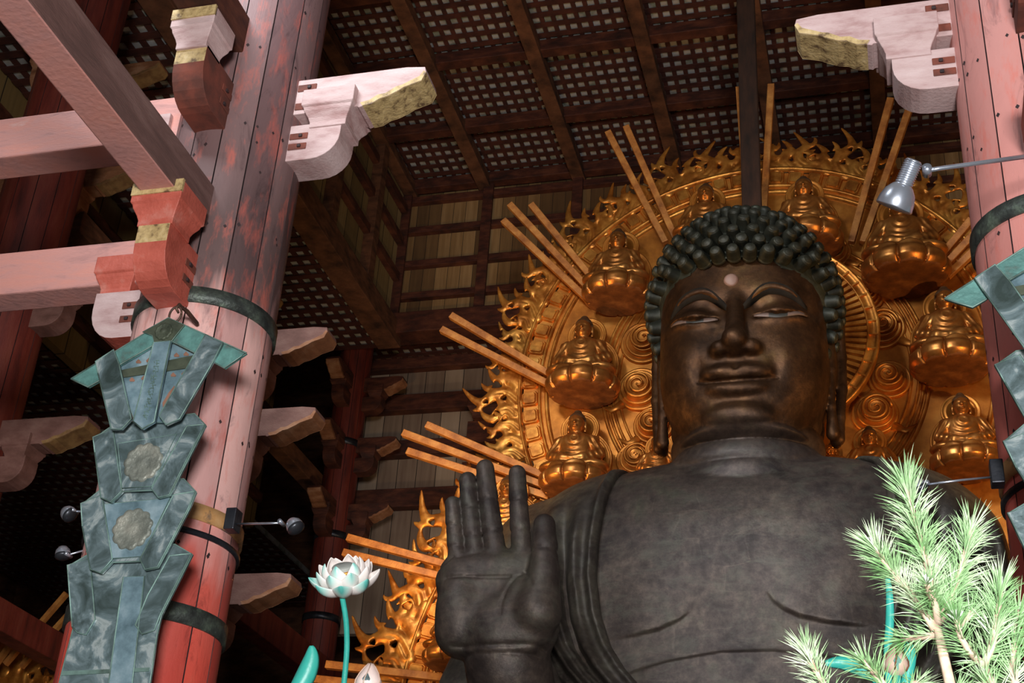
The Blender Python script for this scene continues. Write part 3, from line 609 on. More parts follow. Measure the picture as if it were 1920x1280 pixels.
rear_pillar((-15.3, 34.6), 0.5, 'deep red corner pillar beside the lower back wall', [16.2, 18.3, 20.3], [(1, 0), (0, -1)], 1.2, ['darkred', 'dimarm', 'hole', 'nail'], bands=[(18.6, 0.2, 'black'), (15.7, 0.2, 'black'), (13.3, 0.2, 'black')], z1=22)
for k, (z, xx) in enumerate([(20.6, -11.3), (18.5, -11.3)]):
    e = empty('wall_bracket', (xx, YL - 0.4, z)); tag(e, 'dark stepped bracket on the lower back wall beside the flames, ' + ['upper', 'lower'][k], 'bracket')
    inv(block(e, (xx, YL - 0.3), (0, -1), 0.0, 0.9, z - 0.9, z - 0.3, 0.5, ['darkred']), e); inv(lower_arm(e, (xx - 0.2, YL - 0.6), (1, 0), 0, 0.9, z - 1.6, z - 0.9, 0.25, ['darkred', 'darkred', 'hole', 'nail'], 0, 0, False), e)
# lengthwise tie beams in the left aisle
tie((-14.0, 12, 8.15), (-14.0, 30, 8.15), 0.4, 0.5, 'redpillar', 'dark red lengthwise beam crossing the lower left corner')
tie((-14.2, 25, 11.2), (-14.2, 35, 11.2), 0.5, 0.7, 'redpillar', 'dark red lengthwise beam low behind the left pillar foot')
tie((-15.8, 20.5, 17.2), (-15.8, 34, 17.2), 0.45, 0.5, 'brown', 'brown lengthwise beam high in the left aisle')

# ================================================================== THE GREAT BRONZE FIGURE
BX, BY = -2.15, 21.2
def XZ(px, py, Y): q = P(px, py, Y=Y); return (q[0] - BX, q[2])
def table(zs, vs, z):
    """smooth interpolation of a profile"""
    zz = np.linspace(min(zs), max(zs), 160); o = np.argsort(zs); v = np.interp(zz, np.array(zs)[o], np.array(vs)[o])
    k = np.hanning(17); k /= k.sum(); v = np.convolve(np.pad(v, 8, 'edge'), k, 'valid')
    return np.interp(z, zz, v)
# all statue functions work in x = X-BX, y = Y, z = Z (metres)
HZ = 13.3
def head_sdf(p):
    x, y, z = p; ax = np.abs(x); zr = z - HZ; yy = y - BY
    wz = table([1.6, 1.3, .7, 0, -.6, -1.0, -1.35, -1.7, -2.0], [1.28, 1.36, 1.42, 1.43, 1.42, 1.36, 1.22, 1.00, .72], zr)
    dz = table([1.6, 1.3, .7, 0, -.6, -1.0, -1.35, -1.7, -2.0], [1.08, 1.16, 1.22, 1.20, 1.24, 1.24, 1.22, 1.12, .92], zr)
    db = np.where(yy < 0, dz, 1.55); pw = 2.5
    g = ((ax / wz)**pw + (np.abs(yy) / db)**pw)**(1 / pw) - 1
    g = g * np.minimum(wz, db) * 0.93
    fr = sstep(-0.2, -0.8, yy)
    G = lambda cx, cz, sx, sz: np.exp(-((ax - cx) / sx)**2 - ((zr - cz) / sz)**2)
    # eyebrow arc height at |x|
    bz = 0.66 - 1.15 * (ax - 0.62)**2 * np.where(ax < 0.62, 1.45, 0.75)
    db_ = zr - bz
    hgt = 0.0
    hgt = hgt + 0.07 * sstep(-0.08, 0.0, db_) * sstep(1.15, 0.9, ax) * np.exp(-np.maximum(db_, 0) / 0.5)     # forehead shelf above the brow
    hgt = hgt - 0.13 * G(0.38, 0.30, 0.20, 0.20) - 0.05 * G(0.9, 0.34, .35, .14)                                  # hollow beside the nose bridge
    hgt = hgt + 0.10 * G(0.70, 0.22, 0.36, 0.16)                                                                # lid over the eyeball
    hgt = hgt + 0.06 * G(0.80, -0.50, 0.38, 0.42) - 0.05 * G(0.62, -0.86, 0.12, 0.25)                             # cheek, fold beside the mouth
    hgt = hgt + 0.05 * np.exp(-(x / 0.5)**2 - ((zr + 1.0) / 0.35)**2)
    g = g - hgt * fr
    # eye slit: upper lid overhangs the lower
    sl = 0.125 + 0.05 * np.sin((ax - 0.3) / 0.85 * PI) + 0.10 * sstep(0.6, 1.15, ax) + 0.03 * np.cos((ax - 0.3) * 7)
    e = zr - sl; win = sstep(0.26, 0.36, ax) * sstep(1.20, 1.02, ax)
    g = g - fr * win * (0.055 * np.exp(-np.maximum(e, 0) / 0.10) * (e > 0)) + fr * win * 0.055 * np.exp(-(e + 0.03)**2 / 0.0016) - fr * win * 0.02 * np.exp(-(e + .12)**2 / .003)
    # nose
    n = cap([x, yy, zr], (0, -1.13, .52), (0, -1.47, -.40), .12, .17, (1.0, 1, 1))
    n = smin(n, ell([x, yy, zr], (0, -1.50, -.47), (.20, .20, .17)), .10)
    n = smin(n, ell([ax, yy, zr], (.255, -1.29, -.53), (.165, .20, .145)), .07)
    n = smin(n, ell([x, yy, zr], (0, -1.30, -.57), (.36, .20, .13)), .06)
    n = smax(n, -(zr + 0.675), .03)
    g = smin(g, n, .09)
    g = smax(g, -ell([ax, yy, zr], (.16, -1.38, -.69), (.07, .10, .05)), .03)
    # lips
    cb = 0.05 * np.exp(-(x / .10)**2)
    up = ell([ax, yy, zr - 0.13 * ax**2 + cb * 0.5], (.0, -1.22, -.97), (.56, .17, .145))
    up = smin(up, ell([ax, yy, zr], (.17, -1.27, -.96), (.30, .14, .115)), .06)
    up = smax(up, -(zr + 1.085 - 0.13 * ax**2 + .02 * np.cos(ax * 11)), .03)
    g = smin(g, up, .10)
    lo = ell([ax, yy, zr - 0.20 * ax**2], (0, -1.20, -1.255), (.46, .17, .125))
    g = smin(g, lo, .09)
    g = smax(g, -(cap([ax, yy, zr], (0, -1.33, -1.125), (.50, -1.21, -1.075), .040, .03)), .03)
    g = smax(g, -(cap([ax, yy, zr], (.5, -1.22, -1.075), (.66, -1.10, -1.02), .035, .012)), .04)
    g = smax(g, -ell([x, yy, zr], (0, -1.33, -1.47), (.30, .12, .07)), .08)                   # dimple under the lip
    g = smax(g, -ell([x, yy, zr], (0, -1.38, -.86), (.06, .05, .09)), .05)                    # philtrum
    # chin
    g = smin(g, ell([x, yy, zr], (0, -1.00, -1.66), (.55, .33, .24)), .14)
    g = smax(g, -(zr + 1.90), .16)
    # double chin roll
    g = smin(g, ell([x, yy, zr], (0, -.18, -1.82), (1.08, .98, .20)), .05)
    return g
def ear_sdf(p):
    x, y, z = p; ax = np.abs(x); zr = z - HZ; q = [ax, y, z]
    Y0 = BY + .42
    rim = chain(q, [(1.45, Y0 - .28, HZ + .35), (1.56, Y0 - .2, HZ + .72), (1.62, Y0 + .1, HZ + .72), (1.62, Y0 + .18, HZ + .2), (1.60, Y0 + .05, HZ - .5), (1.54, Y0 - .1, HZ - 1.1), (1.49, Y0 - .16, HZ - 1.52)], [.06, .08, .09, .09, .09, .09, .12], k=.05)
    inn = chain(q, [(1.45, Y0 - .26, HZ + .3), (1.45, Y0 - .3, HZ - .3), (1.42, Y0 - .36, HZ - 1.0), (1.42, Y0 - .32, HZ - 1.5)], [.08, .08, .07, .11], k=.05)
    pl_ = ell(q, (1.49, Y0 - .05, HZ + .1), (.06, .26, .62)); pl2 = ell(q, (1.46, Y0 - .12, HZ - 1.52), (.10, .22, .12))
    return np.minimum(smin(smin(rim, inn, .04), pl_, .05), pl2)
def neck_sdf(p):
    x, y, z = p; r = 1.0
    g = (np.sqrt((x / 1.22)**2 + ((y - BY - .25) / 1.10)**2) - 1) * 1.1
    g = g - .06 * np.abs(np.sin((z - 11.38) * PI / .40))**0.6 - .10 * sstep(11.5, 11.0, z)
    return np.maximum(smax(g, z - 12.3, .1), 10.2 - z)
# chest creases traced on the front of the chest
CRL = [XZ(a, b, 19.75) for a, b in [(1145, 1196), (1190, 1190), (1235, 1180), (1275, 1162), (1300, 1142), (1314, 1126), (1318, 1112)]]
CRR = [XZ(a, b, 19.75) for a, b in [(1440, 1113), (1448, 1127), (1470, 1143), (1500, 1156), (1550, 1166), (1600, 1170), (1655, 1170)]]
BEL = [XZ(a, b, 19.6) for a, b in [(1172, 1256), (1250, 1235), (1350, 1217), (1450, 1214), (1560, 1226), (1650, 1250)]]
def torso_base(p):
    x, y, z = p; ax = np.abs(x)
    zs = [11.75, 11.45, 11.2, 10.9, 10.4, 9.8, 9.0, 8.0, 7.0, 6.0, 4.8]
    wz = table(zs, [.9, 1.7, 2.45, 3.1, 3.55, 3.80, 4.00, 4.1, 4.15, 4.2, 4.3], z)
    dz = table(zs, [.5, .85, 1.25, 1.62, 1.95, 2.15, 2.25, 2.22, 2.40, 2.5, 2.5], z)
    g = ((ax / wz)**2.6 + (np.abs(y - 22.0) / dz)**2.6)**(1 / 2.6) - 1
    g = g * np.minimum(wz, dz) * .62
    return smax(smax(g, z - 11.42 - .0 * ax, .25), 4.0 - z, .3)
def crease_h(x, z, L, amp, wide, flip=1):
    xs = [q[0] for q in L]; zs = [q[1] for q in L]; o = np.argsort(xs); cz = np.interp(x, np.array(xs)[o], np.array(zs)[o])
    inx = sstep(min(xs) - .25, min(xs) + .55, x) * sstep(max(xs) + .05, max(xs) - .6, x)
    e = (z - cz) * flip
    return inx * amp * sstep(-.02, .05, e) * np.exp(-np.maximum(e, 0) / wide)
def torso_sdf(p):
    x, y, z = p; g = torso_base(p); fr = sstep(21.3, 20.6, y)
    h = crease_h(x, z, CRL, .055, .7) + crease_h(x, z, CRR, .055, .7) + crease_h(x, z, BEL, .07, .6, -1)
    h = h
    return g - h * fr
def lap_sdf(p):
    return smin(ell(p, (0, 20.3, 4.3), (6.2, 3.6, 1.7)), ell(p, (0, 22, 5.2), (4.3, 2.6, 2.2)), .5)

# ---- raised right hand, palm to the viewer
HY = 18.0
def HP(px, py, dy=0.0): q = P(px, py, Y=HY); return np.array((q[0] - BX, HY + dy, q[2]))
mpp = 19.95 / FPX   # metres per photo pixel at the hand
def finger(p, base, tip, rb, rt, cr, bend=0.0):
    a = HP(*base, .10); b = HP(*tip, bend); d = b - a; L2 = d.dot(d); t = np.clip(sum((p[i] - a[i]) * d[i] for i in range(3)) / L2, 0, 1)
    r = (rb + (rt - rb) * t) * .955
    lo_ = 0; seg = np.zeros_like(t)
    for c in cr: r = r - .018 * np.exp(-((t - c) / .014)**2) + .006 * np.exp(-((t - c - .05) / .05)**2)
    b0 = -0.05 * np.sin(t * PI)      # a slight natural curl of the finger
    return np.sqrt((p[0] - a[0] - t * d[0])**2 + (p[1] - a[1] - t * d[1] - b0)**2 + (p[2] - a[2] - t * d[2])**2) - r
def hand_sdf(p):
    fs = [((860, 1080), (850, 946), 19 * mpp, 16.5 * mpp, [.10, .40, .70], -.02),
          ((894, 1075), (876, 899), 20.5 * mpp, 18 * mpp, [.10, .38, .68], .03),
          ((931, 1065), (908, 875), 22 * mpp, 18.5 * mpp, [.08, .34, .66], .05),
          ((979, 1070), (969, 886), 21.5 * mpp, 17.5 * mpp, [.10, .40, .70], .03)]
    fd = None
    for k, f in enumerate(fs):
        d = finger(p, *f); fd = d if fd is None else np.minimum(fd, d)
    th = chain(p, [HP(1012, 1150, -.12), HP(1024, 1080, -.12), HP(1024, 1030, -.10), HP(1022, 985, -.04)], [.34, .215, .182, .158], k=.05)
    tb = HP(1024, 1038); th = th + .022 * np.exp(-((p[2] - tb[2]) / .03)**2)
    c = HP(925, 1120, .22); pal = rbox(p, c, (.86, .36, .78), .34)
    h1 = HP(928, 1160, .22); pal = smin(pal, ell(p, h1, (.82, .42, .52)), .2)
    tn = HP(985, 1150, -.02); pal = smin(pal, ell(p, tn, (.44, .30, .58)), .10)
    hy = HP(862, 1140, .0); pal = smin(pal, ell(p, hy, (.33, .30, .62)), .12)
    kn = HP(905, 1080, .12); pal = smin(pal, ell(p, kn, (.70, .26, .26)), .2)
    g = smin(pal, fd, .05); g = smin(g, th, .06)
    wr = chain(p, [HP(936, 1180, .30), HP(938, 1235, .45), HP(945, 1330, .9), HP(960, 1500, 1.9)], [.62, .58, .62, .8], k=.1)
    g = smin(g, wr, .10)
    def groove(g, pts, r): return smax(g, -(poly_dist2(p[0], p[2], [(q[0], q[2]) for q in pts]) - r + 8 * np.maximum(p[1] - HY - .1, 0)), .02)
    front = p[1] - (HY - .12)
    # palm lines
    for pts, amp in (([(842, 1092), (880, 1090), (930, 1089), (962, 1088)], .045), ([(990, 1080), (972, 1092), (958, 1115), (950, 1140), (948, 1165)], .03), ([(990, 1080), (1003, 1098), (1010, 1112)], .035), ([(817, 1066), (840, 1058), (856, 1045)], .03), ([(862, 1050), (890, 1042), (900, 1040)], .02), ([(850, 1215), (935, 1218), (1015, 1212)], .04), ([(852, 1228), (935, 1232), (1015, 1226)], .035)):
        q = [HP(*a) for a in pts]; dd = poly_dist2(p[0], p[2], [(v[0], v[2]) for v in q])
        g = g + amp * .7 * np.exp(-(dd / .022)**2) * sstep(HY + .45, HY + .1, p[1])
    return g
def statue(p):
    g = np.minimum(near(p, head_sdf, (-2, 19.0, 11.0), (2, 23.5, 15.3)), near(p, ear_sdf, (-2.2, 20.4, 11.3), (2.2, 22.8, 14.6)))
    g = np.minimum(g, near(p, neck_sdf, (-2, 19, 10.0), (2, 24, 12.6)))
    g = np.where(g > 5, 5.0, g)
    t = near(p, torso_sdf, (-5.5, 18.5, 3.2), (5.5, 25, 12.3)); g = smin(g, np.where(t > 5, 5.0, t), .05)
    l = near(p, lap_sdf, (-7.2, 15.5, 1.8), (7.2, 26.5, 8.2)); g = np.minimum(g, l)
    h = near(p, hand_sdf, (-4.9, 17.0, 5.3), (-1.9, 20.6, 10.4)); g = np.minimum(g, h)
    # upper arm and elbow of the raised arm
    a = near(p, lambda q: chain(q, [(-3.45, 21.9, 9.9), (-3.85, 21.0, 7.2), (-3.75, 20.0, 5.6), (-3.35, 19.3, 5.9)], [.95, .95, .9, .75], k=.2), (-5.6, 18, 4), (-2, 24, 11.4))
    g = smin(g, a, .12)
    return g
root = empty('buddha_statue', (BX, BY, 0)); tag(root, 'colossal dark bronze seated Buddha figure raising its right palm to the viewer', 'statue')
V, Q = sdf_mesh(statue, (-6.5, 16.4, 2.6), (6.5, 24.8, 15.4), .04 if FAST_SCULPT else .027, slack=.12)
V[:, 1] -= BY
mesh_fast('body', V, Q, ['bronze'], root)

# ---- robe: left shoulder and raised arm, open over the chest
EDL = [XZ(a, b, Y) for a, b, Y in [(1178, 862, 21.0), (1160, 878, 20.6), (1142, 905, 20.2), (1130, 950, 20.0), (1118, 1010, 19.8), (1116, 1080, 19.8), (1125, 1150, 19.8), (1142, 1205, 19.7), (1170, 1250, 19.6), (1205, 1290, 19.5)]] + [(-2.2, 5.5), (-1.5, 4)]
EDR = [XZ(a, b, Y) for a, b, Y in [(1600, 848, 21.0), (1640, 862, 20.6), (1655, 885, 20.2), (1664, 930, 20.0), (1672, 1010, 19.8), (1674, 1080, 19.8), (1668, 1140, 19.8), (1652, 1190, 19.7), (1625, 1240, 19.6), (1590, 1290, 19.5)]] + [(1.6, 5.5), (1.2, 4)]
def ex(L, z):
    zs = np.array([q[1] for q in L]); xs = np.array([q[0] for q in L]); o = np.argsort(zs); return np.interp(z, zs[o], xs[o])
def robe_sdf(p):
    x, y, z = p; g = torso_base(p)
    a = near(p, lambda q: chain(q, [(-3.45, 21.9, 9.9), (-3.85, 21.0, 7.2), (-3.75, 20.0, 5.6), (-3.35, 19.3, 5.9)], [.95, .95, .9, .75], k=.2), (-5.6, 18, 3.5), (-2, 24, 11.4))
    g = smin(g, np.where(a > 5, 5, a), .25)
    dl = x - ex(EDL, z); dr = ex(EDR, z) - x
    fr = sstep(22.4, 21.2, y)
    fold = .075 * np.sin(dl * 13 + .7 * np.sin(z * 1.3)) * sstep(-.18, -.40, dl) * sstep(10.6, 9.3, z) * sstep(-2.3, -1.1, dl)
    fold = fold + .05 * np.sin(dl * 29 + 2 * np.sin(z * .9)) * sstep(-.3, -.5, dl) * sstep(9.8, 8.4, z) * sstep(-2.0, -1.0, dl)
    hem = .05 * np.exp(-((dl + .10) / .05)**2) + .05 * np.exp(-((dr + .10) / .05)**2)
    foldr = .07 * np.sin(dr * 11 + .5 * np.sin(z)) * sstep(-.2, -.4, dr) * sstep(10.4, 9.4, z)
    g1 = g - .075 * sstep(11.55, 10.9, z) - .02 - fr * sstep(11.5, 10.9, z) * (np.where(dl < .2, fold, 0) + hem + np.where(dr < .2, foldr, 0))
    m = np.minimum(np.where(y < 22.2, dl, 0), np.where(y < 22.2, dr, 0)); m = np.where(y > 22.2, -1, m)
    return smax(smax(g1, m * .8, .05), z - 11.52, .05)
def robe_all(p):
    g = robe_sdf(p)
    # sleeve hanging from the raised forearm
    s = near(p, lambda q: robe_sleeve(q), (-5.6, 16.8, 3.0), (-1.6, 22, 8.0)); return smin(g, np.where(s > 5, 5, s), .1)
def robe_sleeve(q):
    s = chain(q, [HP(936, 1262, .75), HP(938, 1330, 1.1), (-3.4, 20, 5.2)], [.62, .80, .95], k=.1)
    ang = np.arctan2(q[1] - 18.9, q[0] + 3.25)
    return (s - .05 * np.sin(ang * 9 + q[2] * 1.2)) * .85
V, Q = sdf_mesh(robe_all, (-6.0, 16.8, 3.0), (6.0, 24.9, 12.2), .048 if FAST_SCULPT else .036, slack=.2)
V[:, 1] -= BY
mesh_fast('robe', V, Q, ['robe'], root)

# ---- hair cap and curls
HC = np.array((0, .18, 14.32)); HR = np.array((1.52, 1.52, 1.72))
def cap_pt(th, ph):   # th = azimuth from front, ph = elevation
    d = np.array((math.sin(th) * math.cos(ph), -math.cos(th) * math.cos(ph), math.sin(ph)))
    q = HC + HR * d; nrm = _n(d / HR); return q, nrm
hb = MB(); nth, nph = 48, 24; vs = []
for j in range(nph + 1):
    ph = -0.62 + j / nph * (PI / 2 + .62)
    for i in range(nth):
        q, _ = cap_pt(2 * PI * i / nth, ph)
        vs.append(q)
fs = []
HL = 0.0
def below_hairline(q):  # keeps the face free
    zmin = 14.50 - 0.10 * (abs(q[0]) / .9)**2 if abs(q[0]) < 1.0 else 14.42 - (abs(q[0]) - 1.0) * 3.0
    return q[1] < -.15 and q[2] < zmin - HL
for j in range(nph):
    for i in range(nth):
        f = (j * nth + i, j * nth + (i + 1) % nth, (j + 1) * nth + (i + 1) % nth, (j + 1) * nth + i)
        c = sum(vs[k] for k in f) / 4
        if not below_hairline(c): fs.append(f)
hb.add(vs, fs, 0, True)
hb.lathe([(1.0, -.2), (.98, .0), (.85, .20), (.6, .34), (.3, .42), (.02, .45)], c=(0, .45, 15.72), n=32)
hb.build('hair_cap', ['curl'], root)
MB().lathe([(.02, .0), (.16, .01), (.22, .05), (.20, .12), (.02, .16)], c=(-.12, -.34, 15.80), axis=_n((0, -.7, .7)), n=20).build('crown_jewel', ['curl'], root)
# a curl: a snail-shell knob with a winding ridge
def curl_mesh():
    b = MB(); prof = [(.118, -.06)]
    for k in range(9): prof += [(.122 - .004 * k * .8, k * .020), (.110 - .004 * k, k * .020 + .012)]
    prof += [(.080, .185), (.070, .20), (.052, .198), (.040, .212), (.015, .208), (.002, .216)]
    b.lathe(prof, n=14); me = to_obj('hair_curl', b.v, b.f, ['curl'], root, smooth=True); return me
proto = curl_mesh()
spots = []
rows = 15
for j in range(rows):
    ph = -0.60 + j * 0.168
    if ph > 1.5: break
    rr = math.cos(ph) * 1.5; cnt = max(6, int(2 * PI * rr / .295))
    for i in range(cnt):
        th = 2 * PI * (i + .5 * (j % 2)) / cnt; q, nrm = cap_pt(th, ph)
        if q[1] > 1.0: continue
        if below_hairline(q - np.array((0, 0, .10))) or (q[1] < -.4 and abs(q[0]) < 1.38 and q[2] < 14.98): continue
        spots.append((q, nrm))
for k in range(21):      # the two lowest rows over the forehead
    row = k > 10; xx = ((k - 11 - 4.5) if row else (k - 5)) * .262; zz = 14.58 + .22 * row - .05 * (xx / .9)**2; yf = math.sqrt(max(0, 1 - (xx / 1.52)**2 - ((zz - HC[2]) / 1.72)**2)) * -1.52 + .18
    spots.append((np.array((xx, yf + .02, zz)), _n(((xx) / 1.52**2, (yf - .18) / 1.52**2, .05))))
for ph in (.15, .5, .85, 1.2, 1.5):
    rr = .98 * math.cos(ph); cnt = max(1, int(2 * PI * rr / .29))
    for i in range(cnt):
        th = 2 * PI * i / cnt + ph; d = np.array((math.sin(th) * math.cos(ph), -math.cos(th) * math.cos(ph), math.sin(ph)))
        spots.append((np.array((0, .45, 15.72)) + d * np.array((.98, .98, .44)), _n(d / np.array((1, 1, .6)))))
cl = CAM - np.array((BX, BY, 0)); spots.sort(key=lambda s: -(s[1].dot(_n(cl - s[0]))))
def orient(q, nrm, s=1.0): return Matrix.Translation(Vector(q)) @ Vector(nrm).to_track_quat('Z', 'Y').to_matrix().to_4x4() @ Matrix.Scale(s, 4)
rest = MB(); pv = [Vector(v.co) for v in proto.data.vertices]; pf = [tuple(f.vertices) for f in proto.data.polygons]
for k, (q, nrm) in enumerate(spots):
    mtx = orient(q, nrm, random.uniform(1.10, 1.22))
    if k < 100:
        o = proto if k == 0 else proto.copy()
        if k: COL.objects.link(o)
        o.parent = root; o.matrix_local = mtx
    else: rest.add([mtx @ v for v in pv], pf, 0, True)
o = rest.build('hair_curls', ['curl'], root); o['kind'] = 'stuff'
# ---- urna, eyes, brows
q = P(1371, 526, Y=BY - 1.22)
MB().lathe([(.125, -.12), (.125, .05), (.105, .09), (.02, .10)], c=(q[0] - BX, -1.19, q[2]), axis=(0, -1, -.12), n=24).build('urna', ['urna'], root, bevel=.02)
def face_y(x, z):       # front surface of the head at x, z
    ys = np.linspace(BY - 1.75, BY - .3, 240); d = head_sdf([np.full(240, x), ys, np.full(240, z)]); k = np.argmax(d < 0); return ys[k] - BY
for sx in (-1, 1):
    vs = []; n = 14
    for i in range(n + 1):
        ax = .30 + (.84) * i / n; sl = HZ + 0.125 + 0.05 * math.sin((ax - 0.3) / .85 * PI) + .10 * float(sstep(.6, 1.15, ax)) + .03 * math.cos((ax - .3) * 7)
        yb = face_y(sx * ax, sl - .14); hw = .055 * math.sin(PI * min(1, max(0, (i + .4) / (n + .8))))**.5
        vs += [(sx * ax, yb + .006, sl - .035 - hw * 1.1), (sx * ax, yb + .03, sl - .03 + hw * .7)]
    fs = [(2 * i, 2 * i + 1, 2 * i + 3, 2 * i + 2) for i in range(n)]
    mi = [1 if 4 <= i <= 8 else 0 for i in range(n)]
    b = MB().add(vs, fs, mi, True).build('eye', ['eye', 'pupil'], root); sm = b.modifiers.new('s', 'SOLIDIFY'); sm.thickness = .02
    vs = []; n = 22
    for i in range(n + 1):
        ax = .15 + 1.0 * i / n; bz = HZ + .66 - 1.15 * (ax - .62)**2 * (1.45 if ax < .62 else .75); wd = .095 * (math.sin(PI * (i + 1.0) / (n + 2)))**.5
        for s in (-1, 1):
            z = bz - .03 + s * wd; vs.append((sx * ax, face_y(sx * ax, z) - .022, z))
    fs = [(2 * i, 2 * i + 1, 2 * i + 3, 2 * i + 2) for i in range(n)]
    b = MB().add(vs, fs, 0, True).build('eyebrow', ['brow'], root); sm = b.modifiers.new('s', 'SOLIDIFY'); sm.thickness = .04; sm.offset = 1.0 * sx
# lotus throne under the figure (below the frame)
e = empty('lotus_throne', (BX, 20.8, 0)); tag(e, 'round bronze lotus throne the great figure sits on', 'pedestal')
MB().lathe([(3.9, 0), (3.9, .5), (3.5, .7), (3.4, 1.2), (3.8, 1.9), (3.9, 2.5), (3.8, 2.58), (.1, 2.58)], n=64).build('base', ['bronze'], e)

# ================================================================== GILDED HALO (MANDORLA)
MX, MY = -2.2, 25.0
C1, R1 = (0.0, 15.0), 5.05        # upper disc: centre (x, z), outer edge of the frame band
C2, R2 = (0.0, 7.9), 7.05         # lower, larger disc
mand = empty('mandorla', (MX, MY, 0)); tag(mand, 'huge gilded flaming halo with radiating slats behind the bronze figure', 'halo')
dz = C1[1] - C2[1]; zi = (R2**2 - R1**2 - dz**2) / (2 * dz) * -1 + 0  # intersection height below C1
zi = C1[1] - (R1**2 - R2**2 + dz**2) / (2 * dz); xi = math.sqrt(max(0, R1**2 - (C1[1] - zi)**2))
A1 = math.atan2(zi - C1[1], xi); A2 = math.atan2(zi - C2[1], xi)
def outline(off, n1=150, n2=90):
    r1, r2 = R1 + off, R2 + off; z_ = C1[1] - (r1**2 - r2**2 + dz**2) / (2 * dz); x_ = math.sqrt(max(.01, r1**2 - (C1[1] - z_)**2))
    a1 = math.atan2(z_ - C1[1], x_); a2 = math.atan2(z_ - C2[1], x_)
    up = [(C1[0] + r1 * math.cos(a), C1[1] + r1 * math.sin(a)) for a in np.linspace(a1, PI - a1, n1)]
    dn = [(C2[0] + r2 * math.cos(a), C2[1] + r2 * math.sin(a)) for a in np.linspace(PI - a2, 2 * PI + a2, n2)]
    return up + dn[1:-1]
pb = MB(); pb.prism(outline(-.1), lambda u, v, t: (u, t, v), 0.0, .25); pb.build('backplate', ['gold_plate'], mand)
def ring_strip(b, path_fn, offs, y, mi=0):
    """raised moulding that follows the outline between given offsets: offs = [(off, height)]"""
    rows = [[(u, -(y + hh), v) for u, v in path_fn(o)] for o, hh in offs]; n = len(rows[0]); m = len(rows)
    vs = [r[i] for r in rows for i in range(n)]
    b.add(vs, [(k * n + i, k * n + (i + 1) % n, (k + 1) * n + (i + 1) % n, (k + 1) * n + i) for k in range(m - 1) for i in range(n)], mi, True)
def circle(c, r, n=120): return [(c[0] + r * math.cos(a), c[1] + r * math.sin(a)) for a in np.arange(n) * 2 * PI / n]
b = MB()
for o, wd, h in ((-.60, .05, .06), (-.45, .04, .07), (-.02, .05, .10), (.02, .05, .06)):
    ring_strip(b, outline, [(o - wd, 0), (o - wd * .5, h), (o + wd * .5, h), (o + wd, 0)], 0.0)
for o in (-.62, -.56): pass
for r, wd, h in ((3.06, .035, .05), (3.16, .035, .05), (3.26, .045, .06), (2.92, .03, .04)):
    ring_strip(b, lambda q, r=r: circle((0, 15.0), r + q), [(-wd, 0), (-wd * .5, h), (wd * .5, h), (wd, 0)], 0.0)
b.build('ring_moulding', ['gold'], mand)
# frames of the rim band: raised rounded panels
fb = MB()
def frame_panels(path, pitch, w0):
    acc = 0; k = 0
    for (x0, z0), (x1, z1) in zip(path[:-1], path[1:]):
        L = math.hypot(x1 - x0, z1 - z0); acc += L
        if acc < pitch: continue
        acc = 0; t = np.array((x1 - x0, z1 - z0)) / L; nn = np.array((-t[1], t[0])); c = np.array((x0, z0))
        hw, hh = w0 / 2, pitch * .43
        for (sw, sh, y0, y1) in ((hw, hh, 0, .05), (hw * .78, hh * .76, .05, .085)):
            co = [c + nn * a * sw + t * bb * sh for a, bb in ((-.75, -1), (.75, -1), (1, -.75), (1, .75), (.75, 1), (-.75, 1), (-1, .75), (-1, -.75))]
            ci = [c + nn * a * sw * .86 + t * bb * sh * .86 for a, bb in ((-.75, -1), (.75, -1), (1, -.75), (1, .75), (.75, 1), (-.75, 1), (-1, .75), (-1, -.75))]
            vs = [(q[0], -y0, q[1]) for q in co] + [(q[0], -y1, q[1]) for q in ci]
            fb.add(vs, [(i, (i + 1) % 8, 8 + (i + 1) % 8, 8 + i) for i in range(8)] + [tuple(range(8, 16))], 0)
frame_panels(outline(-.24, 1200, 900), .40, .36)
fb.build('frame_band', ['gold'], mand)
# flames: carved units wrapped along the rim
def S2(p, pts, r0, r1, fl=1.0):
    n = len(pts); rad = r1 + (r0 - r1) * (1 - np.linspace(0, 1, n) ** 1.7); q = []
    # smooth the control points
    P_ = np.array(pts, float); t = np.linspace(0, n - 1, (n - 1) * 4 + 1); X = np.array([catmull(P_, tt) for tt in t]); R_ = np.interp(t, range(n), rad)
    o = None
    for i in range(len(X) - 1):
        d = cap(p, (X[i][0], 0, X[i][1]), (X[i + 1][0], 0, X[i + 1][1]), R_[i], R_[i + 1], (1, fl, 1)); o = d if o is None else np.minimum(o, d)
    return o
def catmull(P_, t):
    i = int(min(max(math.floor(t), 0), len(P_) - 2)); u = t - i; a = P_[max(i - 1, 0)]; b_ = P_[i]; c = P_[i + 1]; d = P_[min(i + 2, len(P_) - 1)]
    return .5 * ((2 * b_) + (c - a) * u + (2 * a - 5 * b_ + 4 * c - d) * u * u + (3 * b_ - a - 3 * c + d) * u**3)
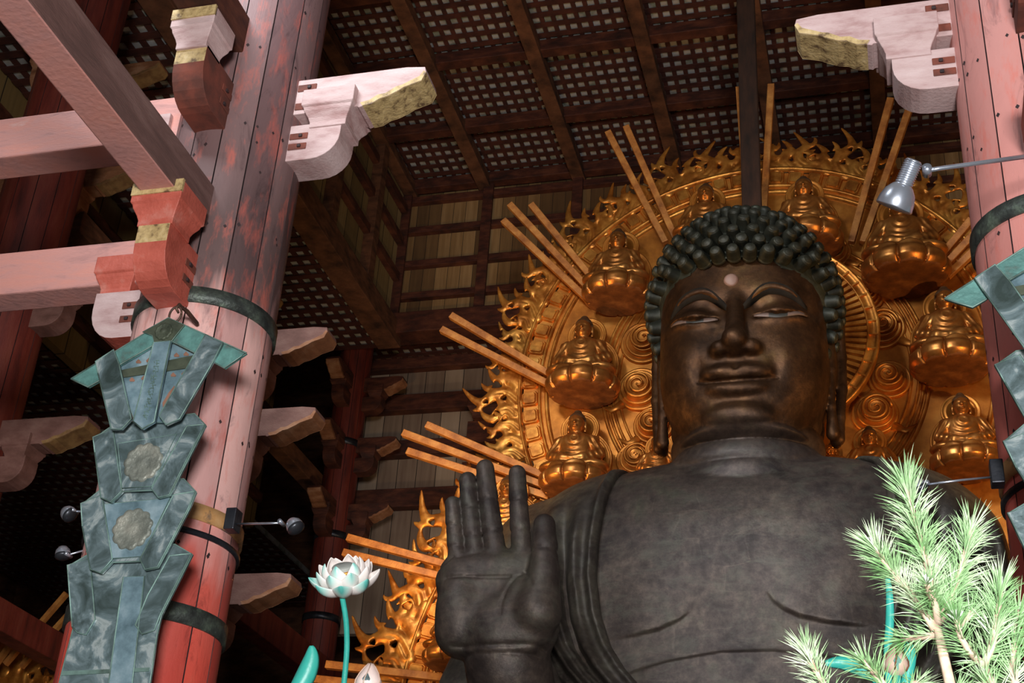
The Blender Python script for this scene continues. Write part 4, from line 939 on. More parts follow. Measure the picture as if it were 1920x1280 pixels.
UNITS = [
    [([(0, .05), (.28, .25), (.30, .52), (.16, .74), (.30, .95), (.52, 1.22)], .15, .02), ([(.40, .0), (.62, .22), (.62, .46), (.50, .62), (.60, .80), (.74, .92)], .14, .02),
     ([(.80, .0), (1.02, .18), (1.04, .42), (.92, .62), (1.02, .84), (1.26, 1.05)], .15, .02), ([(.30, .50), (.44, .50), (.60, .44)], .10, .09), ([(.62, .40), (.80, .34), (.98, .40)], .10, .09),
     ([(.18, .72), (.02, .80), (-.02, .96), (.06, 1.06)], .07, .015), ([(.92, .62), (.80, .72), (.80, .88)], .07, .015), ([(0, .03), (.4, .05), (.85, .03), (1.3, .04)], .09, .09),
     ([(-.12, .30), (-.02, .42), (.02, .58), (-.08, .66)], .08, .02), ([(1.04, .30), (1.18, .34), (1.30, .50), (1.42, .62)], .10, .02)],
    [([(0, .05), (.18, .22), (.14, .44), (.02, .60), (.12, .78), (.30, .88)], .15, .02), ([(.30, .0), (.55, .26), (.56, .55), (.42, .82), (.52, 1.06), (.78, 1.34)], .16, .02),
     ([(.75, .0), (.92, .24), (.90, .50), (1.02, .66), (1.2, .78)], .13, .02), ([(.14, .38), (.32, .36), (.52, .44)], .10, .09), ([(.56, .52), (.70, .60), (.72, .76), (.86, .90)], .09, .02),
     ([(.42, .80), (.28, .92), (.28, 1.08)], .07, .015), ([(.90, .44), (1.1, .38), (1.25, .48), (1.42, .50)], .10, .03), ([(0, .03), (.4, .05), (.85, .03), (1.3, .04)], .09, .09), ([(.90, .20), (1.12, .18), (1.2, .05)], .09, .09)]]
flames = []
for U in UNITS:
    for hh in (.024,):
        def f(p, U=U):
            o = None
            for pts, a, c in U:
                d = S2(p, pts, a * 1.0 + .01, c * 1.1, 2.1); o = d if o is None else smin(o, d, .04)
            # engraved centre line of each tongue
            edge = .50 + .10 * np.sin(p[0] * 9.6 + 1.0)
            panel = np.maximum(np.maximum(np.abs(p[1] - .03) - .045, p[2] - edge), np.maximum(-.05 - p[2], np.maximum(-.02 - p[0], p[0] - 1.32)))
            for hx, hz, ha, hr in ((.10, .44, .5, .10), (.46, .27, .2, .09), (.76, .50, .7, .12), (1.16, .34, .4, .10), (.84, .16, .3, .07), (.14, .13, .3, .06)):
                hx2 = (p[0] - hx) * math.cos(ha) + (p[2] - hz) * math.sin(ha); hz2 = -(p[0] - hx) * math.sin(ha) + (p[2] - hz) * math.cos(ha)
                rr = np.sqrt((hx2 * (1.5 + 1.2 * np.clip(hz2 / hr, -.5, 1)))**2 + hz2**2); panel = np.maximum(panel, hr - rr)
                rim = np.sqrt((rr - hr - .02)**2 + (p[1] + .02)**2) - .028; panel = smin(panel, rim, .02)
            o = smin(o, panel, .03)
            for hx, hz, ha, hr in ((.12, .50, .5, .085), (.46, .32, .2, .075), (.78, .54, .7, .10), (1.16, .36, .4, .085), (.42, .74, .3, .06), (.98, .86, .2, .05)):
                hx2 = (p[0] - hx) * math.cos(ha) + (p[2] - hz) * math.sin(ha); hz2 = -(p[0] - hx) * math.sin(ha) + (p[2] - hz) * math.cos(ha)
                rr = np.sqrt((hx2 * (1.4 + 1.1 * np.clip(hz2 / hr, -.5, 1)))**2 + hz2**2); o0 = o; o = np.maximum(o, (hr - rr) * .8)
                o = smin(o, np.maximum(np.sqrt((rr - hr - .022)**2 + (p[1] + .045)**2) - .024, o0 + .012), .012)
            for pts, a, c in U[:7]:
                o = np.maximum(o, -(S2([p[0], p[1] + .13, p[2]], pts, a * .42, .01, .8)))
            return np.maximum(o, p[1] - .09)
        flames.append(sdf_mesh(f, (-.35, -.3, -.25), (1.65, .16, 1.5), hh, slack=.05))
def path_arrays(L): a = np.array(L); s = np.concatenate([[0], np.cumsum(np.hypot(*(a[1:] - a[:-1]).T))]); return a, s
FV, FQ, nv = [], [], 0
def wrap(unit, s0, path, sc_, mirror, lift=0.0, off=0.0):
    global nv; sc_ = sc_ * .98
    V, Q = flames[unit]; V = V.copy() * sc_
    if mirror: V[:, 0] = 1.3 * sc_ - V[:, 0]; Q = Q[:, ::-1]
    a, s = path; ss = np.clip(s0 + V[:, 0], 0, s[-1] - .01); x = np.interp(ss, s, a[:, 0]); z = np.interp(ss, s, a[:, 1])
    x2 = np.interp(np.clip(ss + .05, 0, s[-1]), s, a[:, 0]); z2 = np.interp(np.clip(ss + .05, 0, s[-1]), s, a[:, 1]); x1 = np.interp(np.clip(ss - .05, 0, s[-1]), s, a[:, 0]); z1 = np.interp(np.clip(ss - .05, 0, s[-1]), s, a[:, 1])
    tx, tz = x2 - x1, z2 - z1; L = np.hypot(tx, tz) + 1e-9; nx_, nz_ = tz / L, -tx / L
    cx = x - nx_ * 0; r = V[:, 2] + off
    FV.append(np.stack([x + nx_ * r, V[:, 1] + lift, z + nz_ * r], 1)); FQ.append(Q + nv); nv += len(V)
# upper rim, both sides, tongues leaning up towards the crown
r1 = R1 + .02
rt = path_arrays([(C1[0] + r1 * math.cos(a), C1[1] + r1 * math.sin(a)) for a in np.linspace(A1 + .05, PI / 2, 300)])
for side in (1, -1):
    s = 0.0; k = 0
    while s < rt[1][-1] - .5:
        sc_ = [.86, .96, .80, .92][k % 4]
        n0 = len(FV); wrap_path = rt
        V_ = None
        wrap(k % 2, s, (rt[0], rt[1]), sc_, False, lift=.02 * (k % 3))
        if side == -1: FV[-1][:, 0] *= -1; FQ[-1] = FQ[-1][:, ::-1]
        # normals point outward on the right side; the path runs bottom -> top
        s += 1.3 * sc_ * .92; k += 1
# lower rim
r2 = R2 + .02
rb_ = path_arrays([(C2[0] + r2 * math.cos(a), C2[1] + r2 * math.sin(a)) for a in np.linspace(-.9, A2 - .02, 300)])
for side in (1, -1):
    s = 0.0; k = 0
    while s < rb_[1][-1] - .7:
        sc_ = [1.15, 1.0, 1.1, .95][k % 4]
        wrap((k + 1) % 2, s, rb_, sc_, False, lift=.02 * (k % 3))
        if side == -1: FV[-1][:, 0] *= -1; FQ[-1] = FQ[-1][:, ::-1]
        s += 1.3 * sc_ * .90; k += 1
mesh_fast('flame_border', np.concatenate(FV), np.concatenate(FQ), ['gold'], mand, loc=(0, -.03, 0))
# face-halo: ribbed disc right behind the head
FH = np.array((.27, -1.55, 15.0)); FR = 2.08
b = MB(); n = 96
b.lathe([(FR + .02, .14), (FR + .02, -.02), (FR - .02, -.04), (FR - .05, .0), (FR - .17, .0), (FR - .19, -.04), (FR - .22, -.02), (FR - .23, .06), (.3, .06), (.3, .14)], c=FH, axis=(0, 1, 0), n=96)
for k in range(84):
    a = 2 * PI * k / 84; d = np.array((math.cos(a), 0, math.sin(a)))
    b.bar(FH + d * (FR - .22) + (0, .02, 0), FH + d * .9 + (0, .02, 0), .075, .10, (0, 1, 0), taper=.5)
for k in range(42):
    a = 2 * PI * (k + .5) / 42; d = np.array((math.cos(a), 0, math.sin(a)))
    b.bar(FH + d * (FR - .20) + (0, -.01, 0), FH + d * (FR - .03) + (0, -.01, 0), .035, .05, (0, 1, 0))
b.bar(FH + (0, .1, 0), FH + (0, 1.5, 0), .6, .6)
b.build('head_halo', ['gold'], mand)
# cloud swirls
def swirl(px, py, size, mirror, tilt=0.0):
    q = P(px, py, Y=MY - .1); c = np.array((q[0] - MX, q[2])); b = MB(); sg = -1 if mirror else 1
    for k, (r_, hgt) in enumerate([(1.0, .06), (.80, .12), (.60, .18)]):
        rr = size * r_; cc = c + np.array((sg * .12 * (1 - r_), .08 * (1 - r_))) * size * 3 * .5
        b.lathe([(rr, 0), (rr * .97, hgt), (rr * .90, hgt + .015), (rr * .84, hgt - .01), (.001, hgt)], c=(cc[0], 0, cc[1]), axis=(0, -1, 0), n=36)
    pts = []; rad = []
    for i in range(46):
        t = i / 45; a = tilt + sg * t * 2.4 * 2 * PI; r = size * .62 * (1 - t) ** .8 + .01
        pts.append((c[0] + sg * .03 + r * math.cos(a), -.20 - .05 * t, c[1] + .05 + r * math.sin(a))); rad.append(size * (.075 - .03 * t))
    b.tube(pts, rad, 6)
    # tail of the cloud
    tl = [(c[0] + sg * size * .7, -.03, c[1] - size * .6), (c[0] + sg * size * 1.2, -.05, c[1] - size * .9), (c[0] + sg * size * 1.7, -.04, c[1] - size * .6)]
    b.tube(tl, [size * .22, size * .14, .02], 8, flat=.5)
    b.build('cloud_scroll', ['gold_plate'], mand)
for a in [(1206, 640, .50, False), (1200, 727, .50, True), (1224, 795, .42, True), (1652, 612, .48, False), (1668, 708, .42, True), (1640, 772, .46, False), (1625, 555, .34, True), (1190, 860, .4, False), (1290, 470, .4, True), (1560, 470, .4, False)]: swirl(*a)
# radiating slats
RY = MY - .45
rays = [((1140, 248), (1248, 455)), ((1174, 238), (1270, 455)), ((1386, 165), (1402, 400)), ((1446, 160), (1432, 400)), ((1670, 186), (1596, 455)), ((1710, 190), (1618, 455)),
        ((1822, 412), (1765, 480)), ((1830, 436), (1770, 500)), ((1836, 462), (1776, 518)),
        ((956, 384), (1104, 542)), ((996, 384), (1112, 524)), ((944, 414), (1100, 560)),
        ((846, 592), (1034, 704)), ((828, 618), (1028, 720)), ((800, 797), (1026, 895)), ((756, 812), (1024, 912)), ((764, 846), (1030, 932)),
        ((652, 1008), (850, 1062)), ((644, 1036), (850, 1086)), ((612, 1246), (880, 1276)), ((578, 1272), (850, 1300))]
for s_, e_ in rays:
    a = P(*s_, Y=RY - .05); q = P(*e_, Y=RY + .12); off = np.array((MX, MY, 0))
    o = MB().bar(a - off, q - off, .15, .155, (0, 1, 0), taper=.92).build('ray_slat', ['ray'], mand, bevel=.012)
a = P(1418, 0, Y=MY - .15); bq = P(1418, 420, Y=MY - .15)
tag(MB().bar((bq[0], MY - .95, 16.6), (bq[0] - .03, MY - .95, ZC - .6), .40, .22, (0, 1, 0)).build('hanging_post', ['postdark'], bevel=.03), 'dark wooden post rising from behind the curls to the ceiling', 'post')

# ---- small seated figures on the halo
def kebutsu_body(p):
    x, y, z = p; ax = np.abs(x)
    t = ell(p, (0, 0, .42), (.30, .20, .34)); t = smin(t, ell(p, (0, 0, .60), (.33, .17, .16)), .08)
    arm = chain([ax, y, z], [(.30, .0, .62), (.40, -.04, .34), (.17, -.24, .22), (.03, -.27, .20)], [.095, .095, .075, .06], k=.04)
    g = smin(t, arm, .05)
    knee = ell([ax, y, z], (.30, -.10, .09), (.30, .26, .10)); g = smin(g, knee, .06)
    g = smin(g, ell(p, (0, -.2, .06), (.4, .16, .09)), .05)
    # chest folds and robe hems
    r = np.sqrt(x**2 + (z - .62)**2); g = g + .010 * np.sin(r * 62) * sstep(.05, -.05, y) * np.exp(-(x / .15)**2) * sstep(.30, .36, z)
    g = g + .008 * np.sin((ax * .8 + z * .5) * 75) * sstep(.20, .28, ax) * sstep(.12, .2, z)
    hd = ell(p, (0, -.05, .93), (.135, .14, .175)); nk = cap(p, (0, -.01, .7), (0, -.03, .82), .085, .08)
    g = smin(smin(g, nk, .03), hd, .015)
    g = smin(g, cap([x, y, z], (0, -.18, .97), (0, -.205, .90), .012, .026), .02)      # nose
    g = smin(g, ell(p, (0, -.17, .845), (.045, .025, .018)), .01)
    g = g - .010 * np.exp(-((ax - .06) / .035)**2 - ((z - .965) / .012)**2) * (y < -.1) + .012 * np.exp(-((ax - .06) / .04)**2 - ((z - .94) / .016)**2) * (y < -.1)
    return np.minimum(g, chain([ax, y, z], [(.145, 0, .97), (.155, .0, .86), (.145, -.01, .80)], [.022, .018, .024]))
def kebutsu_hair(p): return np.maximum(smin(ell(p, (0, 0.0, 1.0), (.155, .155, .16)), ell(p, (0, .02, 1.15), (.075, .075, .07)), .03), -(p[2] - 1.02 + .5 * np.maximum(0, p[1]) * 2) )
def kebutsu_lotus(p):
    x, y, z = p; z = z * 1.3; r = np.sqrt(x * x + y * y); a = np.arctan2(y, x); n = 9
    rz = np.interp(z, [-.52, -.50, -.40, -.25, -.10, .0, .03], [.50, .52, .64, .73, .74, .72, .70])
    sc = np.abs(np.cos(a * n / 2 + .5 * PI * 0)); g = (r - rz - .05 * sc**.7 * sstep(-.52, -.3, z) * sstep(.06, -.04, z)) * .75
    g = g + .045 * np.exp(-(sc / .10)**2)
    top = z - .10 - .10 * sc
    return smax(smax(smax(g, top, .03), -.40 - z, .02), -(ell([x, y, z], (0, 0, -.44), (.46, .46, .07))), .015) * .8
kroot = empty('seated_figure', (0, 0, 0))
def KS(V): V = V.copy() * 1.24; V[:, 1] -= .10; V[:, 2] += .02; return V
Vk, Qk = sdf_mesh(kebutsu_body, (-.7, -.5, -.05), (.7, .35, 1.25), .015, slack=.05); Vk = KS(Vk); kb = mesh_fast('body', Vk, Qk, ['gold_fig'], kroot)
Vk, Qk = sdf_mesh(kebutsu_hair, (-.2, -.2, .85), (.2, .25, 1.3), .014, slack=.03); Vk = KS(Vk); mesh_fast('hair', Vk, Qk, ['gold_hair'], kroot)
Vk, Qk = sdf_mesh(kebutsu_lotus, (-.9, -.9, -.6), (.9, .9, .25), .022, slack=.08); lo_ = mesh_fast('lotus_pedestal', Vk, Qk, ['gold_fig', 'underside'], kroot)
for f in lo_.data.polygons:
    if f.normal.z < -.75 and f.center.z < -.2: f.material_index = 1  # low downward faces get a darker brown
b = MB()
for c, r in (((0, .20, 1.22), .42), ((0, .28, .52), .70)):
    b.lathe([(r, .05), (r, -.01), (r - .02, -.03), (r - .05, 0), (r - .09, 0), (r - .11, -.02), (r - .13, .0), (.02, .01), (.02, .05)], c=c, axis=(0, 1, 0), n=40)
b.build('figure_halo', ['gold_plate'], kroot)
kparts = list(kroot.children)
ks = [((1158, 542), .96, 'beside the left curls of the great head, whole with lotus, highest left'), ((1093, 716), .98, 'at the ends of the two glossy slats, left of the cheek'), ((1080, 896), .94, 'just above the robed shoulder, lowest on the left beside the slats'),
      ((1325, 452), .93, 'half hidden by curls at the upper left of the head'), ((1512, 444), .96, 'rising behind the curls right of the dark post'), ((1697, 498), 1.12, 'directly under the silver spotlight'),
      ((1782, 670), 1.0, 'partly covered by the teal wing of the right banner'), ((1812, 860), .86, 'beside the right pillar above the pine, lowest on the right'),
      ((1233, 905), .66, 'tiny face peeping over the shoulder left of the neck'), ((1636, 905), .74, 'with a beaded round halo peeping over the right shoulder'), ((1562, 898), .48, 'hidden at the right of the neck, only a lotus tip out'),
      ((948, 1010), .86, 'seen in slivers between the raised fingers'), ((858, 1225), .85, 'mostly hidden behind the heel of the raised hand')]
for k, ((px, py), s, lab) in enumerate(ks):
    r = kroot if k == 0 else kroot.copy()
    if k:
        COL.objects.link(r)
        for ch in kparts:
            c = ch.copy(); COL.objects.link(c); c.parent = r
    r.location = P(px, py, Y=MY - .72); r.scale = (s, s, s)
    tag(r, 'small gilded figure ' + lab, 'statue', 'small gilded seated figures on the halo')

# ---- second gilded halo far left
m2 = empty('side_halo', (-17.6, 22.3, 5.2)); tag(m2, 'blurred gilded flaming halo low in the left corner behind the banner', 'halo')
FV, FQ, nv = [], [], 0
pth = path_arrays([(3.4 * math.cos(a), 3.4 * math.sin(a)) for a in np.linspace(0, PI, 200)])
s = 0; k = 0
while s < pth[1][-1] - .8: wrap(k % 2, s, pth, .9, False); FV[-1][:, :] = FV[-1]; s += .95; k += 1
mesh_fast('flame_border', np.concatenate(FV), np.concatenate(FQ), ['gold'], m2)
MB().lathe([(3.45, .1), (3.45, 0), (3.2, -.06), (2.9, 0), (.02, 0), (.02, .1)], axis=(0, 1, 0), n=64).build('backplate', ['gold_plate'], m2)
for s_, e_ in (((125, 1112), (10, 1245)), ((150, 1128), (40, 1250)), ((40, 1180), (-40, 1290))):
    a = P(*s_, Y=21.4); q = P(*e_, Y=21.5); off = np.array((-17.6, 22.3, 5.2)); MB().bar(a - off, q - off, .09, .09).build('ray_slat', ['ray'], m2)

# ================================================================== BRONZE BANNERS ON THE PILLARS
YBAN = 9.95
ban = empty('bronze_banner', P(330, 590, Y=YBAN)); BL = np.array(ban.location)
def to_plane(poly, dy): return [P(a, b, Y=YBAN + dy) - BL for a, b in poly]
def plate(name, poly, dy, m, th=.025, rim=None, extra=None, rr=.007):
    q = to_plane(poly, 0.0); b = MB(); n = len(q)
    ar = sum(q[i][0] * q[(i + 1) % n][2] - q[(i + 1) % n][0] * q[i][2] for i in range(n))
    if ar < 0: q = q[::-1]
    vs = [(v[0], dy, v[2]) for v in q] + [(v[0], dy + th, v[2]) for v in q]
    b.add(vs, [tuple(range(n))] + [(i, n + i, n + (i + 1) % n, (i + 1) % n) for i in range(n)] + [tuple(range(n, 2 * n))[::-1]], 0)
    if rim: b.tube([(v[0], dy, v[2]) for v in q + [q[0]]], rr, 6, 1)
    if extra: extra(b)
    o = b.build(name, [m] + ([rim] if rim else []) , ban)
    return o
def rosette(name, cx, cy, r, dy, m):
    c = P(cx, cy, Y=YBAN) - BL; b = MB(); n = 72; R = r * 11.6 / FPX
    for k, (s, y) in enumerate(((1, .0), (.78, -.02), (.5, -.028), (.25, -.04))): pass
    rows = [(1.0, 0), (.97, -.018), (.80, -.022), (.74, -.014), (.55, -.024), (.50, -.016), (.26, -.03), (.02, -.034)]
    vs = []
    for s, y in rows:
        for i in range(n):
            a = 2 * PI * i / n; rr = R * s * (1 + .13 * abs(math.sin(a * 5.5)) * (s > .4)); vs.append((c[0] + rr * math.cos(a), dy + y, c[2] + rr * math.sin(a)))
    b.add(vs, [(k * n + i, k * n + (i + 1) % n, (k + 1) * n + (i + 1) % n, (k + 1) * n + i) for k in range(len(rows) - 1) for i in range(n)] + [tuple((len(rows) - 1) * n + i for i in range(n))], 0, True)
    return b.build(name, [m], ban)
# lowest panel furthest back, each upper panel lies over the next
plate('banner_panel', [(117, 1053), (160, 1028), (318, 1012), (351, 1031), (292, 1146), (284, 1180), (262, 1330), (84, 1330), (126, 1169), (120, 1100)], .10, 'plate', rim='edge')
plate('center_strip', [(222, 1075), (262, 1073), (232, 1330), (186, 1330)], .085, 'plate2', .015, 'edge')
plate('strap', [(117, 1053), (160, 1040), (169, 1155), (152, 1184), (136, 1180), (126, 1169)], .08, 'plate', .02, 'edge')
plate('strap', [(351, 1031), (310, 1035), (268, 1110), (245, 1166), (258, 1183), (281, 1175), (292, 1146)], .08, 'plate', .02, 'edge')
plate('cross_bar', [(105, 1252), (270, 1245), (269, 1252), (104, 1260)], .088, 'edge', .012)
plate('banner_panel', [(148, 941), (188, 910), (340, 893), (363, 918), (350, 950), (292, 1060), (269, 1065), (259, 1048), (205, 1050), (185, 1071), (166, 1065), (151, 984)], .05, 'plate', rim='edge')
plate('center_strip', [(192, 942), (315, 930), (262, 1040), (205, 1044)], .035, 'plate2', .015, 'edge', rr=.004)
rosette('rosette', 245, 989, 39, .036, 'rosette')
plate('strap', [(148, 941), (188, 925), (207, 1046), (185, 1071), (166, 1065), (151, 984)], .03, 'plate', .02, 'edge')
plate('strap', [(363, 918), (322, 925), (259, 1046), (269, 1065), (292, 1060), (350, 950)], .03, 'plate', .02, 'edge')
plate('banner_panel', [(176, 821), (212, 797), (365, 775), (386, 797), (336, 894), (319, 929), (299, 934), (286, 919), (230, 921), (210, 942), (191, 934), (180, 850)], .0, 'plate', rim='edge')
plate('center_strip', [(222, 832), (332, 815), (286, 912), (230, 916)], -.012, 'plate', .015, 'edge', rr=.004)
rosette('rosette', 270, 868, 38, -.012, 'rosette')
plate('strap', [(176, 821), (214, 805), (230, 922), (210, 942), (191, 934), (180, 850)], -.02, 'plate', .02, 'edge')
plate('strap', [(386, 797), (352, 800), (286, 917), (299, 934), (319, 929), (336, 894)], -.02, 'plate', .02, 'edge')
plate('roof_panel', [(222, 690), (300, 650), (332, 650), (402, 685), (318, 796), (258, 796)], -.05, 'plate2', .025, 'edge', rr=.004)
plate('cross_bar', [(232, 700), (368, 672), (362, 695), (238, 713)], -.065, 'darkrelief', .015)
for k, (a, c) in enumerate([(265, 683), (284, 681), (336, 671), (354, 669), (253, 717), (275, 714), (330, 708), (350, 706)]):
    plate('rust_spot', [(a, c - 5), (a + 5, c), (a + 4, c + 3), (a - 4, c + 3), (a - 5, c)], -.056, 'rustspot', .006)
for pg in ([(262, 765), (272, 742), (282, 735), (284, 752), (276, 775), (268, 790)], [(310, 760), (322, 740), (332, 728), (334, 742), (326, 760), (312, 782)]): plate('rust_spot', pg, -.056, 'rustspot', .006)
plate('roof_wing', [(326, 606), (470, 671), (429, 699), (405, 686), (334, 650), (300, 654), (235, 692), (196, 722), (175, 734), (143, 719)], -.095, 'teal', .03, 'edge', rr=.008)
plate('crest_plate', [(326, 606), (356, 620), (338, 642), (332, 650), (316, 657), (300, 654), (296, 640), (278, 633)], -.11, 'darkrelief', .02, 'edge', rr=.004)
rosette('crest', 318, 633, 18, -.11, 'darkrelief')
for s_ in ([(192, 690), (226, 668), (236, 695), (259, 797), (241, 816), (222, 816), (197, 712)], [(397, 640), (429, 655), (410, 692), (349, 797), (324, 808), (311, 791), (366, 695)]):
    plate('strap', s_, -.13, 'plate', .03, 'edge')
def glyphs(b):      # worn engraved characters of the central strap
    rs = np.random.RandomState(3)
    for k in range(13):
        t = k / 12; cx = 306 - 20 * t; cy = 692 + 100 * t
        for j in range(6):
            ax_, az_ = cx + rs.uniform(-5, 5), cy + rs.uniform(-3.4, 3.4); ho = j % 2
            L = rs.uniform(3, 6); p1 = to_plane([(ax_, az_)], 0)[0]; p2 = to_plane([(ax_ + (L if ho else 0.6), az_ + (0 if ho else L))], 0)[0]
            b.bar((p1[0], -.137, p1[2]), (p2[0], -.137, p2[2]), .006, .006, (0, 1, 0), mi=1)
plate('strap', [(301, 655), (332, 652), (302, 803), (280, 816), (263, 802)], -.135, 'plate2', .03, 'edge', extra=glyphs)
# ring and hook
h = P(331, 590, Y=YBAN) - BL; b = MB()
b.tube([(h[0] + .062 * math.cos(a), -.02, h[2] - .01 + .085 * math.sin(a)) for a in np.linspace(0, 2 * PI, 25)], .011, 8); b.build('hanging_ring', ['iron'], ban)
b = MB(); b.tube([(.02, .36, .11), (.02, .14, .12), (.02, -.01, .10), (.02, -.05, .04), (.03, -.01, .01)], [.022, .022, .02, .016, .012], 8); b.build('hook', ['iron'], ban)
tag(ban, 'large bronze banner of layered blue-green plates hanging on the left pillar', 'banner')
r = ban.copy(); COL.objects.link(r)
for ch in list(ban.children): c = ch.copy(); COL.objects.link(c); c.parent = r
r.location = Vector(BL + (P(1771, 571, Y=YBAN) - P(143, 719, Y=YBAN)))
tag(r, 'bronze banner of layered teal plates cut by the right frame edge', 'banner')

# ================================================================== SPOTLIGHTS
def spot(name, head, back, arm, r, lab, dome=True, box=None):
    """head: centre of the reflector, back: end of the housing, arm: list of points"""
    e = empty('spotlight', head); tag(e, lab, 'spotlight'); H = np.array(head); a = _n(np.array(back) - H); L = np.linalg.norm(np.array(back) - H)
    if dome:
        MB().lathe([(r, -r * .55), (r * 1.02, -r * .50), (r * .98, -r * .1), (r * .85, r * .35), (r * .6, r * .70), (r * .42, r * .85), (r * .5, r * .9)], axis=a, n=32).build('reflector', ['chrome'], e)
        prof = [(r * .5, r * .85)]
        k = 0; z = r * .9
        while z < L: prof += [(r * .50, z), (r * .50, z + .006), (r * .44, z + .008), (r * .44, z + .014)]; z += .018
        prof += [(r * .52, L), (r * .40, L + .02)]; MB().lathe(prof, axis=a, n=28).build('finned_housing', ['chrome'], e)
        MB().lathe([(r * .9, -r * .5), (r * .5, -r * .42), (.01, -r * .4)], axis=a, n=28).build('lens', ['black'], e)
    else:
        MB().lathe([(r * .55, -r * .9), (r * .95, -r * .6), (r * 1.0, -.1 * r), (r * .9, .35 * r), (r * .55, .8 * r), (.01, r * .95)], axis=a, n=24).build('reflector', ['chrome'], e)
        MB().lathe([(r * .5, -r * .95), (r * .98, -r * .62), (r * 1.04, -.45 * r), (.98 * r, -.2 * r), (.9 * r, -.2 * r)], axis=a, n=24).build('lamp_rim', ['black'], e)
    MB().tube([np.array(q) - H for q in arm], r * .13, 10).build('arm', ['chrome'], e)
    j = np.array(arm[0]) - H; MB().lathe([(r * .26, -.05), (r * .26, .05)], c=j, axis=(0, 1, 0), n=16).build('joint', ['chrome'], e)
    if box is not None: c = np.array(box) - H; MB().box(c - (.05, .07, .10), c + (.05, .07, .10)).build('mounting_box', ['black'], e, bevel=.008)
    return e
Yl = 9.4
spot('a', P(1683, 372, Y=Yl), P(1712, 305, Y=Yl - .13), [P(1738, 320, Y=Yl), P(1760, 316, Y=Yl), P(1990, 284, Y=Yl + .3)], .145, 'big silver dome spotlight on a long arm from the right pillar')
Yl = 10.2
spot('b', P(552, 985, Y=Yl), P(545, 974, Y=Yl), [P(528, 980, Y=Yl), P(500, 981, Y=Yl), P(444, 982, Y=Yl + .2)], .075, 'small silver spotlight on the strapped arm right of the left pillar', False, P(437, 976, Y=Yl + .22))
spot('c', P(128, 962, Y=Yl + .3), P(120, 955, Y=Yl + .3), [P(140, 958, Y=Yl + .3), P(200, 960, Y=Yl + .5), P(250, 965, Y=YP)], .075, 'small spotlight poking out left of the banner, upper one', False)
spot('d', P(118, 1036, Y=Yl + .3), P(118, 1022, Y=Yl + .3), [P(128, 1040, Y=Yl + .3), P(155, 1032, Y=Yl + .4), P(250, 1035, Y=YP)], .07, 'small spotlight poking out left of the banner, lower one', False)
spot('e', P(1722, 912, Y=Yl), P(1716, 905, Y=Yl), [P(1738, 908, Y=Yl), P(1800, 900, Y=Yl), P(1862, 894, Y=Yl + .25)], .07, 'spotlight arm reaching left from the right pillar into the pine tip', False, P(1869, 888, Y=Yl + .27))
# flat clamp plate at the strap of the left pillar

# ================================================================== LOTUS FLOWERS
def petal(par, base, az, el, L, W, curl, tip, name='petal'):
    """one cupped petal; az around the axis, el = opening angle from the axis"""
    nu, nv_ = 9, 9; vs = []; tp = []
    ca, sa = math.cos(az), math.sin(az)
    for i in range(nu + 1):
        t = i / nu; wd = W * 2.2 * (1 - t * .995) ** .85 * (t + .06) ** .6; ang = el + (curl - el) * t
        if i == 0: r_, z_ = .0, 0.0
        else: r_ += L / nu * math.sin(ang); z_ += L / nu * math.cos(ang)
        for j in range(nv_):
            s = (j / (nv_ - 1) - .5) * 2; cup = .38 * wd * (1 - s * s)
            rr = r_ + cup * math.cos(ang); zz = z_ - cup * math.sin(ang)
            x = rr; y = s * wd * .5 * 1.0
            vs.append((base[0] + x * ca - y * sa, base[1] + x * sa + y * ca, base[2] + zz)); tp.append(min(1, max(0, (t - .35) / .65)) * tip * (1 - .35 * abs(s)))
    fs = [(i * nv_ + j, i * nv_ + j + 1, (i + 1) * nv_ + j + 1, (i + 1) * nv_ + j) for i in range(nu) for j in range(nv_ - 1)]
    o = to_obj(name, vs, fs, ['petal'], par, smooth=True)
    at = o.data.attributes.new('tipness', 'FLOAT', 'POINT'); at.data.foreach_set('value', tp)
    sm = o.modifiers.new('s', 'SOLIDIFY'); sm.thickness = .008; ss = o.modifiers.new('u', 'SUBSURF'); ss.levels = ss.render_levels = 1
    return o
YF = 8.0
fc = P(645, 1074, Y=YF); fl = empty('lotus_flower', fc); tag(fl, 'white sculpted lotus with teal petal tips on a tall green stem', 'flower')
u = 9.9 / FPX * .86
for ring, (n, el, L, W, cu, zz, ph, tip) in enumerate([(8, 1.62, 78 * u, 60 * u, .95, -24 * u, .25, .75), (8, 1.45, 70 * u, 56 * u, .55, -22 * u, .64, .55), (6, 1.35, 66 * u, 52 * u, .0, -22 * u, .52, .55)]):
    for k in range(n):
        az = 2 * PI * k / n + ph; front = math.sin(az) < -.2
        petal(fl, (0, 0, zz), az, el, L, W, cu, (1.0 if front else .4) * tip * 1.9)
MB().lathe([(.01, -.10), (.05, -.08), (.070, .0), (.074, .045), (.068, .052), (.01, .052)], n=28).build('seed_pod', ['seed'], fl)
MB().lathe([(.072, -.02), (.080, .0), (.084, .02), (.076, .028)], n=28).build('stamen_ring', ['gold'], fl)
b = P(640, 1105, Y=YF) - fc; s2 = P(650, 1180, Y=YF) - fc; s3 = P(644, 1290, Y=YF) - fc
for ch in fl.children: ch.rotation_euler.x = .72
sp = np.array([(0, .05, -.06), b, s2, s3, s3 + (0, 0, -1.2)]); MB().tube([catmull(sp, t) for t in np.linspace(0, 4, 25)], .018, 12).build('stem', ['tealpaint'], fl)
